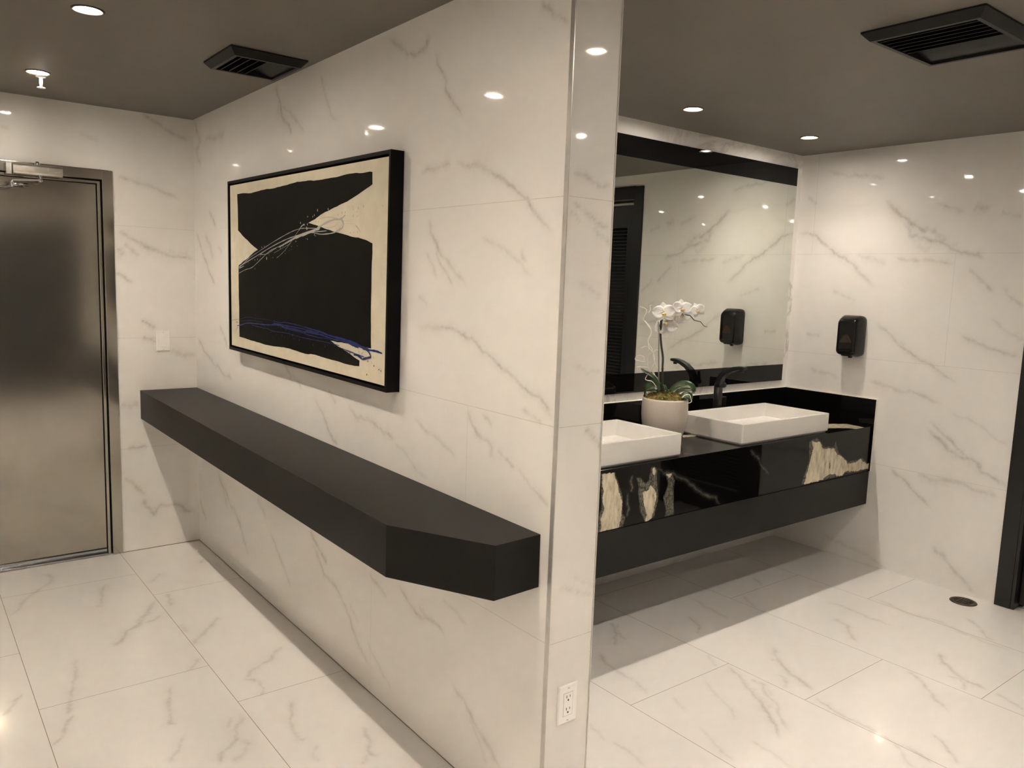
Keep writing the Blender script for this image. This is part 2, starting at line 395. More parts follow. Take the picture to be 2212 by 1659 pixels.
VEINS={'part':[(10.6,0.7,[2257,2372,2278,2340,2340,2323,2399,2335,2461,2374,2542,2420]),(7.1,0.7,[2233,2321,2198,2258,2159,2214,2163,2190,2136,2158,2093,2120,2062,2089]),(8.4,0.8,[1713,2340,1668,2306,1636,2283,1595,2260]),(12.1,0.8,[3550,2422,3497,2356,3461,2271,3389,2236,3364,2195]),(9,0.5,[3077,2388,3025,2297,2904,2186]),(9.8,0.5,[3476,2339,3315,2246,3229,2197]),(18.2,0.5,[3497,2356,3519,2312,3425,2256]),(20.5,0.6,[4741,2427,4637,2313,4698,2269,4619,2177]),(21.8,0.5,[4572,2291,4368,2294,4272,2294,4221,2304]),(10,0.8,[4501,1923,4454,1896,4387,1838]),(10.3,0.8,[4739,1821,4665,1752,4609,1692,4537,1647,4484,1584,4399,1531]),(15.2,0.5,[4562,1806,4492,1749,4433,1669]),(14.7,0.4,[4361,1730,4286,1703]),(10.2,0.7,[4736,1217,4619,1150,4441,1091,4302,1060,4141,1042]),(9.9,0.7,[4346,1314,4265,1260,4230,1202]),(10.3,0.5,[3467,1198,3372,1148,3236,1103]),(9.5,0.7,[3121,1084,3038,1034,2975,966,2893,925]),(11.2,0.5,[2991,1137,2913,1092]),(10.4,0.6,[2810,1109,2731,1061,2601,1065,2519,1039,2441,1026]),(8,0.4,[2214,942,2352,988,2451,1019]),(8.8,0.7,[2302,1948,2212,1948,2174,1955,2119,1955]),(7.9,0.75,[2084,1960,2033,1943,1992,1945,1951,1931,1912,1919,1895,1905,1819,1871,1767,1843,1736,1829,1716,1802,1675,1769,1651,1754,1625,1736]),(17.7,0.45,[2011,1941,1982,1941,1935,1924,1907,1911]),(8.8,0.65,[2236,1795,2232,1752,2197,1719,2182,1694,2124,1659,2065,1615,2026,1589]),(5.9,0.65,[2202,1694,2175,1656,2128,1621,2092,1580]),(7.5,0.45,[2258,1684,2214,1646,2192,1603]),(6.6,0.4,[1957,1729,1866,1704,1808,1681,1761,1659,1705,1620]),(6.4,0.6,[1758,1690,1747,1668,1729,1656]),(7.7,0.4,[2302,1544,2237,1518]),(8.2,0.75,[2298,1442,2234,1446,2153,1447,2094,1451,2029,1434,1983,1427,1939,1403,1876,1377,1812,1348,1747,1317,1715,1308,1678,1293,1641,1284,1612,1261,1595,1236]),(17,0.4,[2044,1434,1981,1425,1941,1406]),(14,0.35,[1726,1314,1663,1289,1622,1264,1601,1238]),(6.4,0.5,[1727,1253,1674,1233,1637,1220]),(8.4,0.7,[1995,1204,1971,1166,1942,1139,1889,1127,1862,1107,1874,1075]),(6.8,0.6,[1839,1107,1797,1090,1748,1070]),(5.5,0.6,[1919,1200,1863,1172]),(6.4,0.8,[1670,1029,1633,1014,1596,998]),(7.6,0.5,[2308,1127,2220,1091,2098,1062,2057,1043]),(5.2,0.35,[1748,1070,1700,1049,1657,1025]),(12.4,0.7,[4401,504,4348,440,4257,406,4206,356,4098,315,4050,280,4002,225,3935,160]),(15.2,0.4,[4332,456,4303,398,4245,321]),(10.9,0.6,[4741,258,4682,197,4614,161]),(11.4,0.5,[3804,484,3717,446,3687,419]),(8.7,0.6,[3628,354,3558,307,3501,263,3423,206,3385,165]),(11.9,0.8,[3165,497,3136,476,3079,443,3037,421,2991,394]),(9.5,0.65,[3150,466,3102,415,3046,373,3022,341,2946,332,2884,315,2833,281,2782,246,2757,203,2708,162,2649,128,2580,100]),(21.8,0.35,[3117,461,3088,407,3041,360]),(7,0.6,[2619,479,2538,449,2484,427]),(8,0.65,[2398,504,2331,468,2236,441,2174,454,2096,438]),(14.4,0.4,[2256,474,2209,448]),(7.4,0.4,[2783,298,2710,244]),(8.8,0.4,[2639,195,2548,148,2503,111,2418,83]),(6.3,0.3,[2241,473,2180,451,2078,419]),(11.7,0.6,[2045,290,1938,235,1872,188,1797,144,1770,132]),(8.8,0.4,[1948,219,1881,165,1841,108]),(6,0.35,[2112,558,2029,540,1962,517]),(6.7,0.1,[3595,68,3537,42]),(8.6,0.3,[3611,1368,3571,1317])],'door':[(12.7,0.7,[1129,2436,1184,2402,1265,2360,1376,2335]),(10.1,0.6,[996,2089,1050,2078,1160,2054,1315,1998]),(9.2,0.5,[476,2277,511,2264]),(12.1,0.3,[819,2295,883,2269,915,2262]),(15.5,0.7,[990,1803,1041,1776,1082,1751,1145,1717,1210,1697,1279,1675,1337,1675,1388,1669]),(12.7,0.5,[1019,1733,1060,1705,1102,1674]),(20.1,0.5,[988,1709,1022,1675]),(10.1,0.8,[978,1581,1019,1553,1060,1526]),(23.6,0.3,[1240,1712,1302,1694,1352,1686]),(10.4,0.9,[1096,1318,1134,1297,1172,1271]),(10.4,0.8,[1101,1222,1144,1214,1173,1192]),(16,0.5,[1252,1148,1307,1117,1389,1115]),(10.5,0.7,[1009,599,1069,601,1113,602]),(10.5,0.7,[988,434,1037,393,1099,317]),(13.5,0.8,[1089,307,1105,245,1142,201,1178,250,1291,228,1374,173]),(20.7,0.5,[984,856,1027,837,1080,849]),(26.7,0.5,[1122,218,1160,231])],'right':[(13.6,0.6,[2749,2335,2663,2309,2594,2290,2502,2288,2442,2275,2384,2260]),(24.1,0.35,[2491,2284,2406,2264]),(15.6,0.9,[2366,2137,2318,2085,2250,2036,2219,2009,2168,1979,2112,1950]),(30.9,0.5,[2236,2020,2167,1977,2115,1953]),(12.6,0.75,[2261,2011,2215,1968,2207,1932,2158,1931,2103,1907,2050,1901,2005,1880,1968,1853,1934,1838,1847,1830,1817,1801]),(46.3,0.4,[2215,1968,2162,1926,2097,1904]),(22.8,0.5,[2145,1984,2103,1965,2066,1936,2006,1893]),(36,0.3,[2199,1906,2144,1867,2092,1854]),(24.9,0.3,[2006,1893,1949,1877]),(14,0.8,[2904,1963,2830,1958,2777,1934,2737,1900,2691,1866,2661,1840,2590,1815,2534,1777,2501,1734,2445,1691,2388,1652]),(21.6,0.4,[2519,1834,2431,1809,2332,1783]),(12.8,0.6,[2293,1820,2157,1796,2082,1799,2029,1789,1965,1774]),(12.2,0.6,[1884,1757,1835,1712,1791,1674,1755,1632]),(12.5,0.5,[2084,2113,2025,2083,1939,2050]),(24.2,0.55,[1889,2078,1844,2067,1814,2058]),(11.8,0.4,[1756,2048,1655,2016]),(11.4,0.5,[2866,2185,2803,2142]),(11.1,0.35,[2656,1623,2553,1579,2499,1562]),(13,0.7,[2357,1438,2256,1360,2184,1299,2090,1243,2001,1208,1892,1144]),(23.6,0.35,[2222,1333,2164,1285,2082,1241]),(12.1,0.65,[1887,1400,1817,1373,1727,1339,1671,1325,1596,1311]),(21.4,0.35,[1689,1333,1601,1317]),(13.2,0.55,[2372,1099,2275,1076,2206,1060,2127,1065,2027,1042,1952,1018]),(15,0.75,[2011,877,1943,823,1886,769,1811,740,1730,728,1717,683,1649,665,1579,629]),(12.6,0.7,[1999,913,1923,847,1847,787,1752,739]),(40,0.4,[1875,779,1799,737,1739,721]),(15.1,0.6,[2048,607,1962,586,1879,604,1797,602,1697,581,1610,569]),(30.9,0.35,[2032,600,1954,580,1869,599]),(10.5,0.7,[2194,606,2111,553,2037,491,1946,428]),(15.2,0.65,[1925,214,1856,178,1799,117,1724,64,1679,22]),(11.5,0.6,[2804,1350,2707,1331]),(14.3,0.5,[2755,1133,2674,1110,2567,1088]),(11.6,0.6,[2743,1140,2730,1101]),(9.8,0.35,[1907,981,1783,947,1680,880,1601,843]),(14.1,0.4,[2569,102,2412,72,2265,58]),(13.7,0.3,[2263,44,2161,-1]),(11.8,0.5,[1701,1662,1640,1593,1601,1560]),(9.5,0.4,[1750,1493,1655,1427,1584,1397])],'floorL':[(11.5,0.6,[537,4644,584,4602,584,4526,537,4445,501,4397,442,4316,407,4209,358,4133]),(11.5,0.6,[796,4315,755,4215,712,4041]),(8.8,0.6,[699,4049,731,4035]),(12.1,0.5,[1057,4339,980,4214]),(14.8,0.75,[956,3981,901,3885,876,3822,826,3779,778,3694,719,3595,673,3547]),(12.8,0.55,[814,3728,854,3731,925,3775]),(27.9,0.4,[886,3863,846,3781,809,3746]),(10.7,0.65,[521,3524,515,3433,495,3335,478,3260,441,3125,424,3061]),(9.7,0.6,[447,3065,405,2985,349,2888]),(11.3,0.6,[1016,4028,999,3919,993,3857]),(12.5,0.6,[1135,3621,1082,3536,1008,3457,957,3383]),(12.6,0.4,[967,3627,980,3532]),(11.4,0.5,[946,3251,902,3196,876,3167]),(10.3,0.6,[1321,4423,1278,4363]),(13.4,0.6,[1281,3167,1185,3078,1124,3046,1080,3029,1039,2966]),(10.9,0.65,[1027,2985,1061,2951,1077,2919,1062,2843,1039,2817]),(10.2,0.65,[793,3089,754,2990,727,2872,708,2812,731,2796]),(9.4,0.5,[730,2709,694,2634,648,2571]),(12.8,0.7,[939,2746,882,2639,869,2579,836,2551,798,2529,772,2470]),(18.8,0.45,[876,2574,892,2530,861,2486,806,2461]),(10,0.5,[905,2732,867,2667]),(10,0.65,[1129,2735,1078,2613,1047,2507,1044,2458,1063,2445]),(11.2,0.65,[1267,2410,1243,2321,1207,2262,1214,2209]),(10.9,0.5,[1201,2250,1152,2205]),(7.8,0.4,[1084,2397,1040,2299]),(10.2,0.5,[320,3327,274,3240,240,3187])],'floorR':[(11.9,0.75,[3083,1941,3012,1883,2968,1823,2917,1750,2906,1696,2872,1620]),(12.1,0.6,[2960,1873,2994,1861,2959,1807]),(11.5,0.55,[2873,1780,2871,1740,2789,1695]),(23.2,0.4,[2925,1766,2907,1716,2880,1643]),(12,0.75,[3680,1482,3605,1440,3575,1392,3515,1325,3495,1277,3486,1203]),(10.1,0.55,[3553,1429,3590,1416,3562,1379]),(11.7,0.5,[3470,1355,3496,1317,3400,1261]),(21.5,0.35,[3527,1338,3499,1294,3483,1224]),(10.1,0.4,[2771,2068,2716,1971]),(12.8,0.75,[2764,1949,2722,1861,2664,1780,2624,1695,2572,1623,2512,1547,2453,1499]),(10.9,0.55,[2743,1827,2748,1762,2678,1695,2586,1579,2520,1493]),(33,0.4,[2678,1790,2637,1704,2592,1627]),(16.8,0.3,[2734,1733,2691,1686]),(9.7,0.6,[2381,2352,2331,2251,2325,2150,2324,2070,2286,1980]),(12.9,0.6,[2655,2545,2579,2437,2483,2354]),(10.8,0.5,[2667,2510,2573,2366]),(11.1,0.6,[3028,2382,2958,2264,2897,2226]),(11.7,0.5,[3219,2527,3185,2396,3167,2235]),(15.4,0.5,[3742,2528,3685,2423]),(12,0.5,[3478,2391,3396,2258]),(11.7,0.45,[3790,2092,3797,1995,3773,1864,3781,1746]),(13.4,0.5,[3625,1961,3594,1870,3456,1753]),(11.4,0.5,[4038,1962,3999,1773,4038,1632,3993,1473,3991,1298]),(11.3,0.5,[4197,1585,4110,1474,4021,1377]),(10.3,0.65,[2834,1588,2803,1500,2793,1420,2797,1350,2774,1240,2783,1143,2756,1090]),(19.4,0.35,[2803,1500,2787,1441,2791,1371]),(11.4,0.6,[3378,1482,3338,1403,3259,1318,3167,1215]),(9.9,0.6,[2959,1182,2900,1106,2833,1037]),(8.1,0.5,[2774,1240,2710,1165,2680,1123]),(9.1,0.4,[2566,1926,2503,1796,2421,1658]),(9,0.35,[2361,1910,2324,1819]),(8.1,0.45,[2357,1542,2350,1487,2345,1418,2333,1364]),(8,0.45,[1944,1828,1943,1740,1923,1656]),(8.4,0.4,[1953,1963,1920,1844]),(9.3,0.5,[3503,1171,3459,1088,3436,1049]),(8.2,0.35,[2274,1710,2228,1601,2191,1497])],'cap':[(7.3,0.65,[1408,1884,1441,1884,1487,1868,1516,1861,1550,1865]),(7.4,0.65,[1406,1817,1446,1796,1481,1779,1516,1761,1553,1758]),(6,0.45,[1404,1789,1442,1764]),(7.5,0.55,[1487,1754,1530,1728,1556,1713]),(7.5,0.4,[1445,1606,1488,1592,1532,1571]),(7.7,0.7,[1490,1209,1523,1180,1561,1143]),(11.6,0.4,[1504,1208,1541,1174]),(6.5,0.5,[1418,759,1498,735,1554,709]),(5.1,0.35,[1441,1390,1546,1367]),(5.3,0.3,[1468,789,1532,758,1571,733])]}
APRON={'cream':[[2314,816,2385,813,2403,774,2428,721,2443,675,2444,630,2434,591,2429,565,2315,561,2323,587,2316,625,2333,663,2323,711,2327,747,2316,782],[2572,698,2608,709,2615,737,2638,711,2655,696,2660,669,2652,624,2645,599,2638,571,2610,565,2597,564,2603,593,2586,641],[2625,810,2643,808,2648,784,2636,763,2625,781],[2720,769,2754,767,2751,749,2737,744],[3892,800,3967,792,3998,754,4085,741,4119,742,4160,699,4226,678,4277,638,4333,631,4414,645,4465,621,4541,597,4540,577,4378,579,4294,592,4249,587,4234,575,4172,572,4151,594,4090,597,4017,573,3845,572,3868,638,3890,705,3906,764]],'grey':[[2308,817,2391,816,2412,773,2439,725,2449,674,2453,623,2472,607,2457,565,2304,559,2306,633,2317,681,2306,774],[2518,778,2548,774,2582,744,2604,754,2613,814,2636,815,2656,796,2664,727,2673,654,2656,578,2592,565,2561,612,2541,696,2540,737],[2715,766,2753,772,2782,728,2776,679,2789,570,2723,567,2730,599,2705,663,2722,687,2734,718],[3859,805,3938,821,4014,762,4109,752,4130,779,4177,707,4285,647,4440,654,4505,612,4540,603,4546,571,4250,582,4155,572,3814,569,3851,640,3874,707]],'line':[[2656,796,2701,771,2763,767,2800,743,2846,727,2905,692,2943,663,2988,636,3043,615,3087,608,3129,567],[3333,811,3401,772,3455,709,3527,657],[2497,790,2489,763,2502,733,2494,715],[2475,714,2476,670,2487,643,2472,607]],'top':[[4312,2515,4453,2437,4441,2352,4429,2322,4334,2318,4314,2358,4210,2412,4117,2402],[2253,2292,2307,2326,2381,2321,2346,2294,2270,2282,2239,2273],[3253,2683,3334,2669,3299,2630,3207,2637]]}
ART={'black':[3910,1974,3402,1972,2978,1969,2561,1966,2542,1963,2541,1921,2565,1914,2622,1900,2687,1884,2786,1866,2896,1847,3013,1821,3081,1808,2862,1770,2752,1754,2599,1733,2536,1718,2540,1598,2542,1501,2537,1348,2682,1352,2871,1350,2798,1332,2625,1296,2627,1275,2711,1272,2895,1277,3108,1276,3482,1278,3897,1288,3902,1485,3899,1635,3641,1707,3904,1803],'grey':[(5,[3899,1621,3764,1666,3641,1696,3456,1738,3285,1772,3171,1787,3077,1787,2977,1783]),(7,[3894,1628,3641,1682,3465,1720,3301,1748,3171,1763,2977,1786,2925,1803,2862,1811,2796,1813]),(5,[3900,1596,3804,1615,3717,1626,3596,1666,3490,1701,3357,1724,3209,1755,3084,1769,2977,1771,2907,1772]),(16,[3390,1715,3247,1744,3171,1756,3063,1770,2977,1783,2977,1790]),(3,[3415,1669,3341,1693,3262,1732,3201,1767,3149,1795]),(4,[3444,1691,3262,1729]),(6,[3203,1748,3075,1769,2953,1760,2839,1764,2785,1784,2769,1795]),(13,[2995,1786,2896,1805,2840,1812,2785,1812,2748,1825]),(14,[2785,1812,2763,1795,2774,1779,2828,1766]),(5,[2972,1820,2925,1824,2862,1821,2818,1814]),(4,[2930,1786,2873,1783,2828,1790,2812,1802]),(3,[2764,1804,2701,1800]),(3,[2758,1796,2690,1790]),(8,[2665,1785,2639,1770,2629,1759]),(2,[4010,1574,3899,1621]),(2,[4011,1570,3900,1596]),(12,[3884,1621,3823,1632]),(6,[3614,1686,3525,1688,3406,1716]),(8,[3171,1781,3149,1795,3117,1805])],'gdots':[2992,1854,3022,1836,3037,1831,3087,1833,3158,1811,3120,1802,3090,1803,3095,1787,3531,1668,3205,1737,3088,1744,3021,1759,3591,1718,3560,1722,3679,1661,3646,1664,2896,1853,2777,1834,2751,1835,2810,1828,2689,1851,2684,1843,2646,1845,2606,1849,2656,1833,2653,1816,2686,1819,2466,1843,2705,1759,2682,1760,2649,1761,3007,1809,2983,1810],'blue':[(2,[4009,1362,3898,1374,3775,1391,3680,1391,3534,1393,3460,1390]),(9,[3931,1340,3868,1348,3793,1361,3681,1366,3535,1369,3423,1376,3327,1373,3183,1369,3101,1367,2973,1366]),(6,[3454,1392,3377,1389,3312,1393,3183,1390,3048,1382,2973,1378]),(8,[3460,1382,3327,1380,3137,1378,2973,1373]),(3,[3886,1364,3727,1377,3590,1378]),(4,[3728,1357,3624,1353,3535,1353,3460,1346,3347,1348,3258,1347,3128,1341,2973,1341]),(5,[3357,1371,3278,1366,3164,1363,3026,1356,2973,1353]),(12,[3108,1386,2978,1379,2870,1369,2731,1363,2657,1354]),(24,[2731,1359,2657,1354,2591,1345,2549,1341]),(13,[2570,1341,2499,1342,2454,1338]),(11,[3108,1372,2947,1366,2845,1358,2749,1357,2680,1348,2631,1342]),(4,[3108,1356,2988,1354,2870,1356]),(4,[3108,1342,2999,1341,2855,1340,2787,1337]),(7,[2777,1329,2675,1320,2612,1315,2586,1313]),(14,[2578,1343,2548,1331,2540,1318,2569,1311,2603,1302]),(16,[2670,1314,2634,1313,2603,1304]),(8,[2630,1334,2624,1322]),(6,[2595,1331,2608,1320]),(6,[2517,1322,2514,1312]),(4,[2531,1303,2529,1295]),(14,[3934,1359,3912,1356]),(8,[3912,1340,3935,1319]),(9,[3332,1374,3312,1356]),(10,[3128,1367,3101,1364])],'bdots':[2566,1251,2462,1276,2477,1279,2702,1317,2560,1300,2514,1288]}
FLOWERS=[((-51,-2,641),(-0.70,-0.62,0.30),(-0.1,0.1,1),0.058),
((13,-61,664),(-0.35,-0.85,0.35),(0.05,0,1),0.054),
((69,-111,659),(-0.25,-0.75,0.25),(-0.25,0.2,1),0.042),
((45,-40,626),(-0.45,-0.65,-0.35),(0.3,-0.3,-0.8),0.044),
((-8,16,578),(-0.72,-0.66,0.12),(0.12,-0.1,-1),0.060),
((14,-4,613),(-0.6,-0.6,-0.1),(0.3,-0.3,1),0.040)]
PLANT={'stem':[[-10,12,220],[-13,15,299],[-15,17,363],[-16,18,418],[-23,27,477],[-28,32,535],[-28,32,575],[-28,33,598],[-23,27,618]],'stem2':[[-28,32,595],[-22,26,617],[-22,10,639]],'branch':[[-14,16,639],[-4,-42,651],[16,-65,639],[40,-92,634],[54,-108,611],[82,-125,605],[94,-139,584],[104,-151,581]],'stake':[[-29,19,216],[-35,26,379],[-41,32,536],[-46,37,606]],'twigs':[[[-8,55,214],[-7,54,274],[-20,69,334],[-37,89,348],[-40,93,412],[-29,79,445],[-40,92,476],[-46,99,499],[-37,89,531],[-40,92,563],[-57,112,593],[-64,120,601],[-61,116,621],[-55,110,637],[-58,113,656],[-78,136,667]],[[-14,46,216],[-10,43,296],[-34,70,342],[-27,62,394],[-32,68,434],[-47,85,460],[-51,89,496],[-44,82,524],[-44,81,548],[-54,93,571],[-67,108,594]],[[-47,101,391],[-55,109,387],[-76,134,391],[-84,143,400],[-79,137,413],[-66,123,418],[-55,109,411],[-53,107,395]],[[-66,123,454],[-53,107,465],[-42,95,460],[-41,93,448],[-47,100,439]],[[-49,102,637],[-43,95,653],[-45,98,673],[-39,91,675]],[[-77,135,357],[-64,120,360],[-41,93,358],[-36,87,348]],[[-2,49,351],[-16,64,374],[-26,76,429],[-16,65,450],[-11,59,448]],[[-54,17,270],[-68,33,296],[-88,56,302],[-90,58,314],[-82,49,334]],[[0,-107,228],[9,-118,242],[23,-133,245],[28,-140,226],[30,-142,211],[19,-130,202]]],'leaves':[([[11,-12,222],[20,-23,251],[39,-45,276],[59,-68,284],[77,-89,278],[78,-106,258],[70,-112,232],[66,-107,208]],0.027,(0.60,0.50,0.55)),([[56,-4,218],[73,-23,244],[90,-43,257],[108,-64,259],[116,-73,252]],0.02,(0.60,0.50,0.55)),([[13,-91,221],[22,-102,235],[32,-114,238],[43,-126,228],[46,-129,208]],0.024,(0.60,0.50,0.55)),([[-10,11,220],[-24,28,259],[-45,52,273],[-60,69,255],[-66,76,227],[-67,77,211]],0.032,(0.55,0.3,0.75)),([[-41,1,251],[-55,18,301],[-74,40,327],[-92,61,341],[-107,78,358]],0.014,(0.60,0.50,0.55)),([[-5,-25,225],[-13,-15,252],[-24,-2,282]],0.016,(0.60,0.50,0.55)),([[-65,-1,237],[-76,11,246],[-88,26,247]],0.008,None)],'flowers':FLOWERS}

# ------------------------------------------------------------------ setting: floor
def struct(o, label=None):
    tag(o, label, None, None, 'structure'); return o

G6 = 0.0075
fl = Surf()
fl.rect(2, 0, 0.05, XP0, 2.05, YB, G6, 0, veins=VEINS['floorL'])
fl.rect(2, 0, XP1, XR, 0.70, YV, G6, 0, veins=VEINS['floorR'])
fl.rect(2, 0, XL, 0.05, 2.05, YB, None, 2)
fl.rect(2, 0, XL, XP0, YF, 2.05, None, 2)
fl.rect(2, 0, XP0, XP1, YF, YP, None, 2)
fl.rect(2, 0, XP1, XR, YF, 0.70, None, 2)
fl.rect(2, 0, XR, 5.7, 0.30, 1.90, None, 2)
fl.rect(2, 0, XL, XP0, YB, YB+0.12, None, 2)
cols = [(XL, 0.35, 3.70), (0.35, 0.955, 4.385), (0.955, 1.562, 4.041), (1.562, 2.172, 3.63), (2.172, 2.777, 3.18),
        (2.777, 3.388, 2.814), (3.388, 4.009, 2.407), (4.009, XR, 1.995)]
for x0, x1, ys in cols:
    for k in range(-6, 5):
        y = ys + 1.22*k
        top = YB if x1 < 1.6 else YV
        if y < YF or y > top: continue
        fl.seam(2, 0, 0.0003, x0, y, x1, y)
    if x0 > XL:
        fl.seam(2, 0, 0.0003, x0, YF, x0, YB if x0 < 1.4 else (YP if x0 < XP1+0.02 else YV))
struct(fl.build('floor', [M['floor'], M['grout_d'], M['floor_g']]), 'polished white marble tile floor')

# ------------------------------------------------------------------ setting: walls
pw = Surf()
pw.rect(0, XP0, YP, YB, 0, H, G6, 0, veins=VEINS['part'])
pw.rect(1, YP, XP0, XP1, 0, H, G6, 0, veins=VEINS['cap'])
pw.rect(0, XP1, YP, YV, 0, H, None, 2)
for z in (0.605, 1.218, 1.826):
    pw.seam(0, XP0, -0.0003, YP+0.012, z, YB, z, 0.002)
    pw.seam(1, YP, -0.0003, XP0+0.004, z, XP1, z, 0.002)
for z0, z1, ys in ((0.605, 1.218, (1.993, 3.213, 4.433)), (1.218, 1.826, (2.603, 3.823)), (0, 0.605, (2.603, 3.823))):
    for y in ys: pw.seam(0, XP0, -0.0003, y, z0, y, z1, 0.0016)
pw.rect(0, XP0-0.0004, YP, YB, 0, 0.004, None, 3)
struct(pw.build('wall_partition', [M['tile'], M['grout'], M['tile_g'], M['grout_d']]), 'marble tiled partition wall between passage and vanity area')

bw = Surf()
bw.rect(1, YB, 0.96, XP0, 0, H, G6, 0, veins=VEINS['door'])
bw.rect(1, YB, 0.0, 0.96, 2.08, H, G6, 0, veins=VEINS['door'])
bw.rect(1, YB, XL, 0.0, 0, H, None, 2)
for z in (0.598, 1.22, 1.83): bw.seam(1, YB, -0.0003, 0.97, z, XP0, z, 0.0018)
bw.rect(1, YB-0.0004, 0.972, XP0, 0, 0.004, None, 3)
struct(bw.build('wall_back', [M['tile'], M['grout'], M['tile_g'], M['grout_d']]), 'marble tiled wall around the steel door')

vw = Surf()
vw.rect(1, YV, XP1, XR, 0, H, None, 2)
struct(vw.build('wall_vanity', [M['tile'], M['grout'], M['tile_g']]), 'marble tiled wall behind the mirror')

rw = Surf()
rw.rect(0, XR, 1.50, YV, 0, H, G6, 0, veins=VEINS['right'])
rw.rect(0, XR, 0.80, 1.50, 2.28, H, None, 2)
rw.rect(0, XR, YF, 0.80, 0, H, None, 2)
for z in (0.613, 1.225, 1.835): rw.seam(0, XR, -0.0003, 1.57, z, YV, z, 0.0018)
for z0, z1, y in ((1.225, 1.835, 1.957), (1.835, H, 2.81)): rw.seam(0, XR, -0.0003, y, z0, y, z1, 0.0015)
struct(rw.build('wall_right', [M['tile'], M['grout'], M['tile_g']]), 'marble tiled wall with the soap dispenser')

lw = Surf(); lw.rect(0, XL, YF, YB, 0, H, None, 2)
struct(lw.build('wall_left', [M['tile'], M['grout'], M['tile_g']]), 'marble tiled wall at the left of the passage')
fw = Surf(); fw.rect(1, YF, XL, XR, 0, H, None, 2)
struct(fw.build('wall_front', [M['tile'], M['grout'], M['tile_g']]), 'marble tiled wall behind the viewer')
sw = Surf()
sw.rect(1, 0.30, XR+0.12, 5.7, 0, H, None, 2); sw.rect(1, 1.90, XR+0.12, 5.7, 0, H, None, 2); sw.rect(0, 5.7, 0.30, 1.90, 0, H, None, 2)
struct(sw.build('wall_stall', [M['tile'], M['grout'], M['tile_g']]), 'tiled wall inside the small room beyond the louvered door')

# metal edge running up the near end of the partition
mb = MB(); mb.box(XP0-0.0035, XP0+0.0005, YP-0.0005, YP+0.0125, 0, H); mb.box(XP0-0.0035, XP0-0.0005, YP-0.003, YP-0.0005, 0, H)
struct(mb.build('trim_1', M['trim_metal']), 'satin metal corner strip on the partition end')
mb = MB(); mb.box(XP1-0.002, XP1+0.002, YP-0.002, YP+0.004, 0, H)
struct(mb.build('trim_2', M['grout']), 'pale corner bead on the partition end')

# ------------------------------------------------------------------ setting: ceiling with openings
LIGHTS = [  # x, y, label
    (0.562, 3.045, 'recessed ceiling downlight above the passage nearest the upper left corner of the photo'),
    (0.562, 4.155, 'recessed ceiling downlight above the passage beside the sprinkler head'),
    (3.040, 2.565, 'recessed ceiling downlight above the mirror, left one of the visible pair'),
    (4.012, 2.560, 'recessed ceiling downlight above the mirror, nearest the right corner'),
    (2.070, 2.565, 'recessed ceiling downlight above the mirror hidden behind the partition end'),
    (0.540, 1.620, 'recessed ceiling downlight over the passage mouth, glinting in the door wall tiles'),
    (0.480, 0.200, 'recessed ceiling downlight above the viewer, a small glint in the tiles'),
    (0.480, -1.120, 'recessed ceiling downlight behind the viewer in line with the passage'),
    (2.070, 0.930, 'recessed ceiling downlight in front of the partition end, bright glint on the narrow end tiles'),
    (3.110, 0.955, 'recessed ceiling downlight in the middle of the vanity area near the right ceiling vent'),
    (2.200, -0.330, 'recessed ceiling downlight behind the viewer, left of the rear pair'),
    (3.160, -0.330, 'recessed ceiling downlight behind the viewer, right of the rear pair'),
    (5.100, 1.100, 'recessed ceiling downlight in the small room beyond the louvered door'),
]
RAP = 0.041
VENTS = [(1.062, 1.338, 3.112, 3.412), (2.536, 2.964, 1.092, 1.440)]
def make_ceiling():
    x0, x1, y0, y1 = XL, 5.7, YF, YB+0.12
    xs = {x0, x1, XR}; ys = {y0, y1}
    for x, y, _ in LIGHTS: xs |= {round(x-0.05, 4), round(x+0.05, 4)}; ys |= {round(y-0.05, 4), round(y+0.05, 4)}
    for a, b, c, d in VENTS: xs |= {a, b}; ys |= {c, d}
    xs = sorted(xs); ys = sorted(ys); mb = MB()
    for i in range(len(xs)-1):
        for j in range(len(ys)-1):
            a, b, c, d = xs[i], xs[i+1], ys[j], ys[j+1]
            cx, cy = (a+b)/2, (c+d)/2
            if any(v[0] < cx < v[1] and v[2] < cy < v[3] for v in VENTS): continue
            if any(abs(cx-x) < 0.05 and abs(cy-y) < 0.05 for x, y, _ in LIGHTS): continue
            mb.add([(a,c,H),(b,c,H),(b,d,H),(a,d,H)], [(0,1,2,3)])
    for x, y, _ in LIGHTS:
        vs = []; fs = []
        for k in range(32):
            t = 2*math.pi*k/32; ct, st = math.cos(t), math.sin(t); q = 0.05/max(abs(ct), abs(st))
            vs += [(x+RAP*ct, y+RAP*st, H), (x+q*ct, y+q*st, H)]
        for k in range(32):
            j = (k+1) % 32; fs.append((2*k, 2*k+1, 2*j+1, 2*j))
        mb.add(vs, fs)
    return mb.build('ceiling', M['ceiling'])
struct(make_ceiling(), 'taupe painted ceiling')

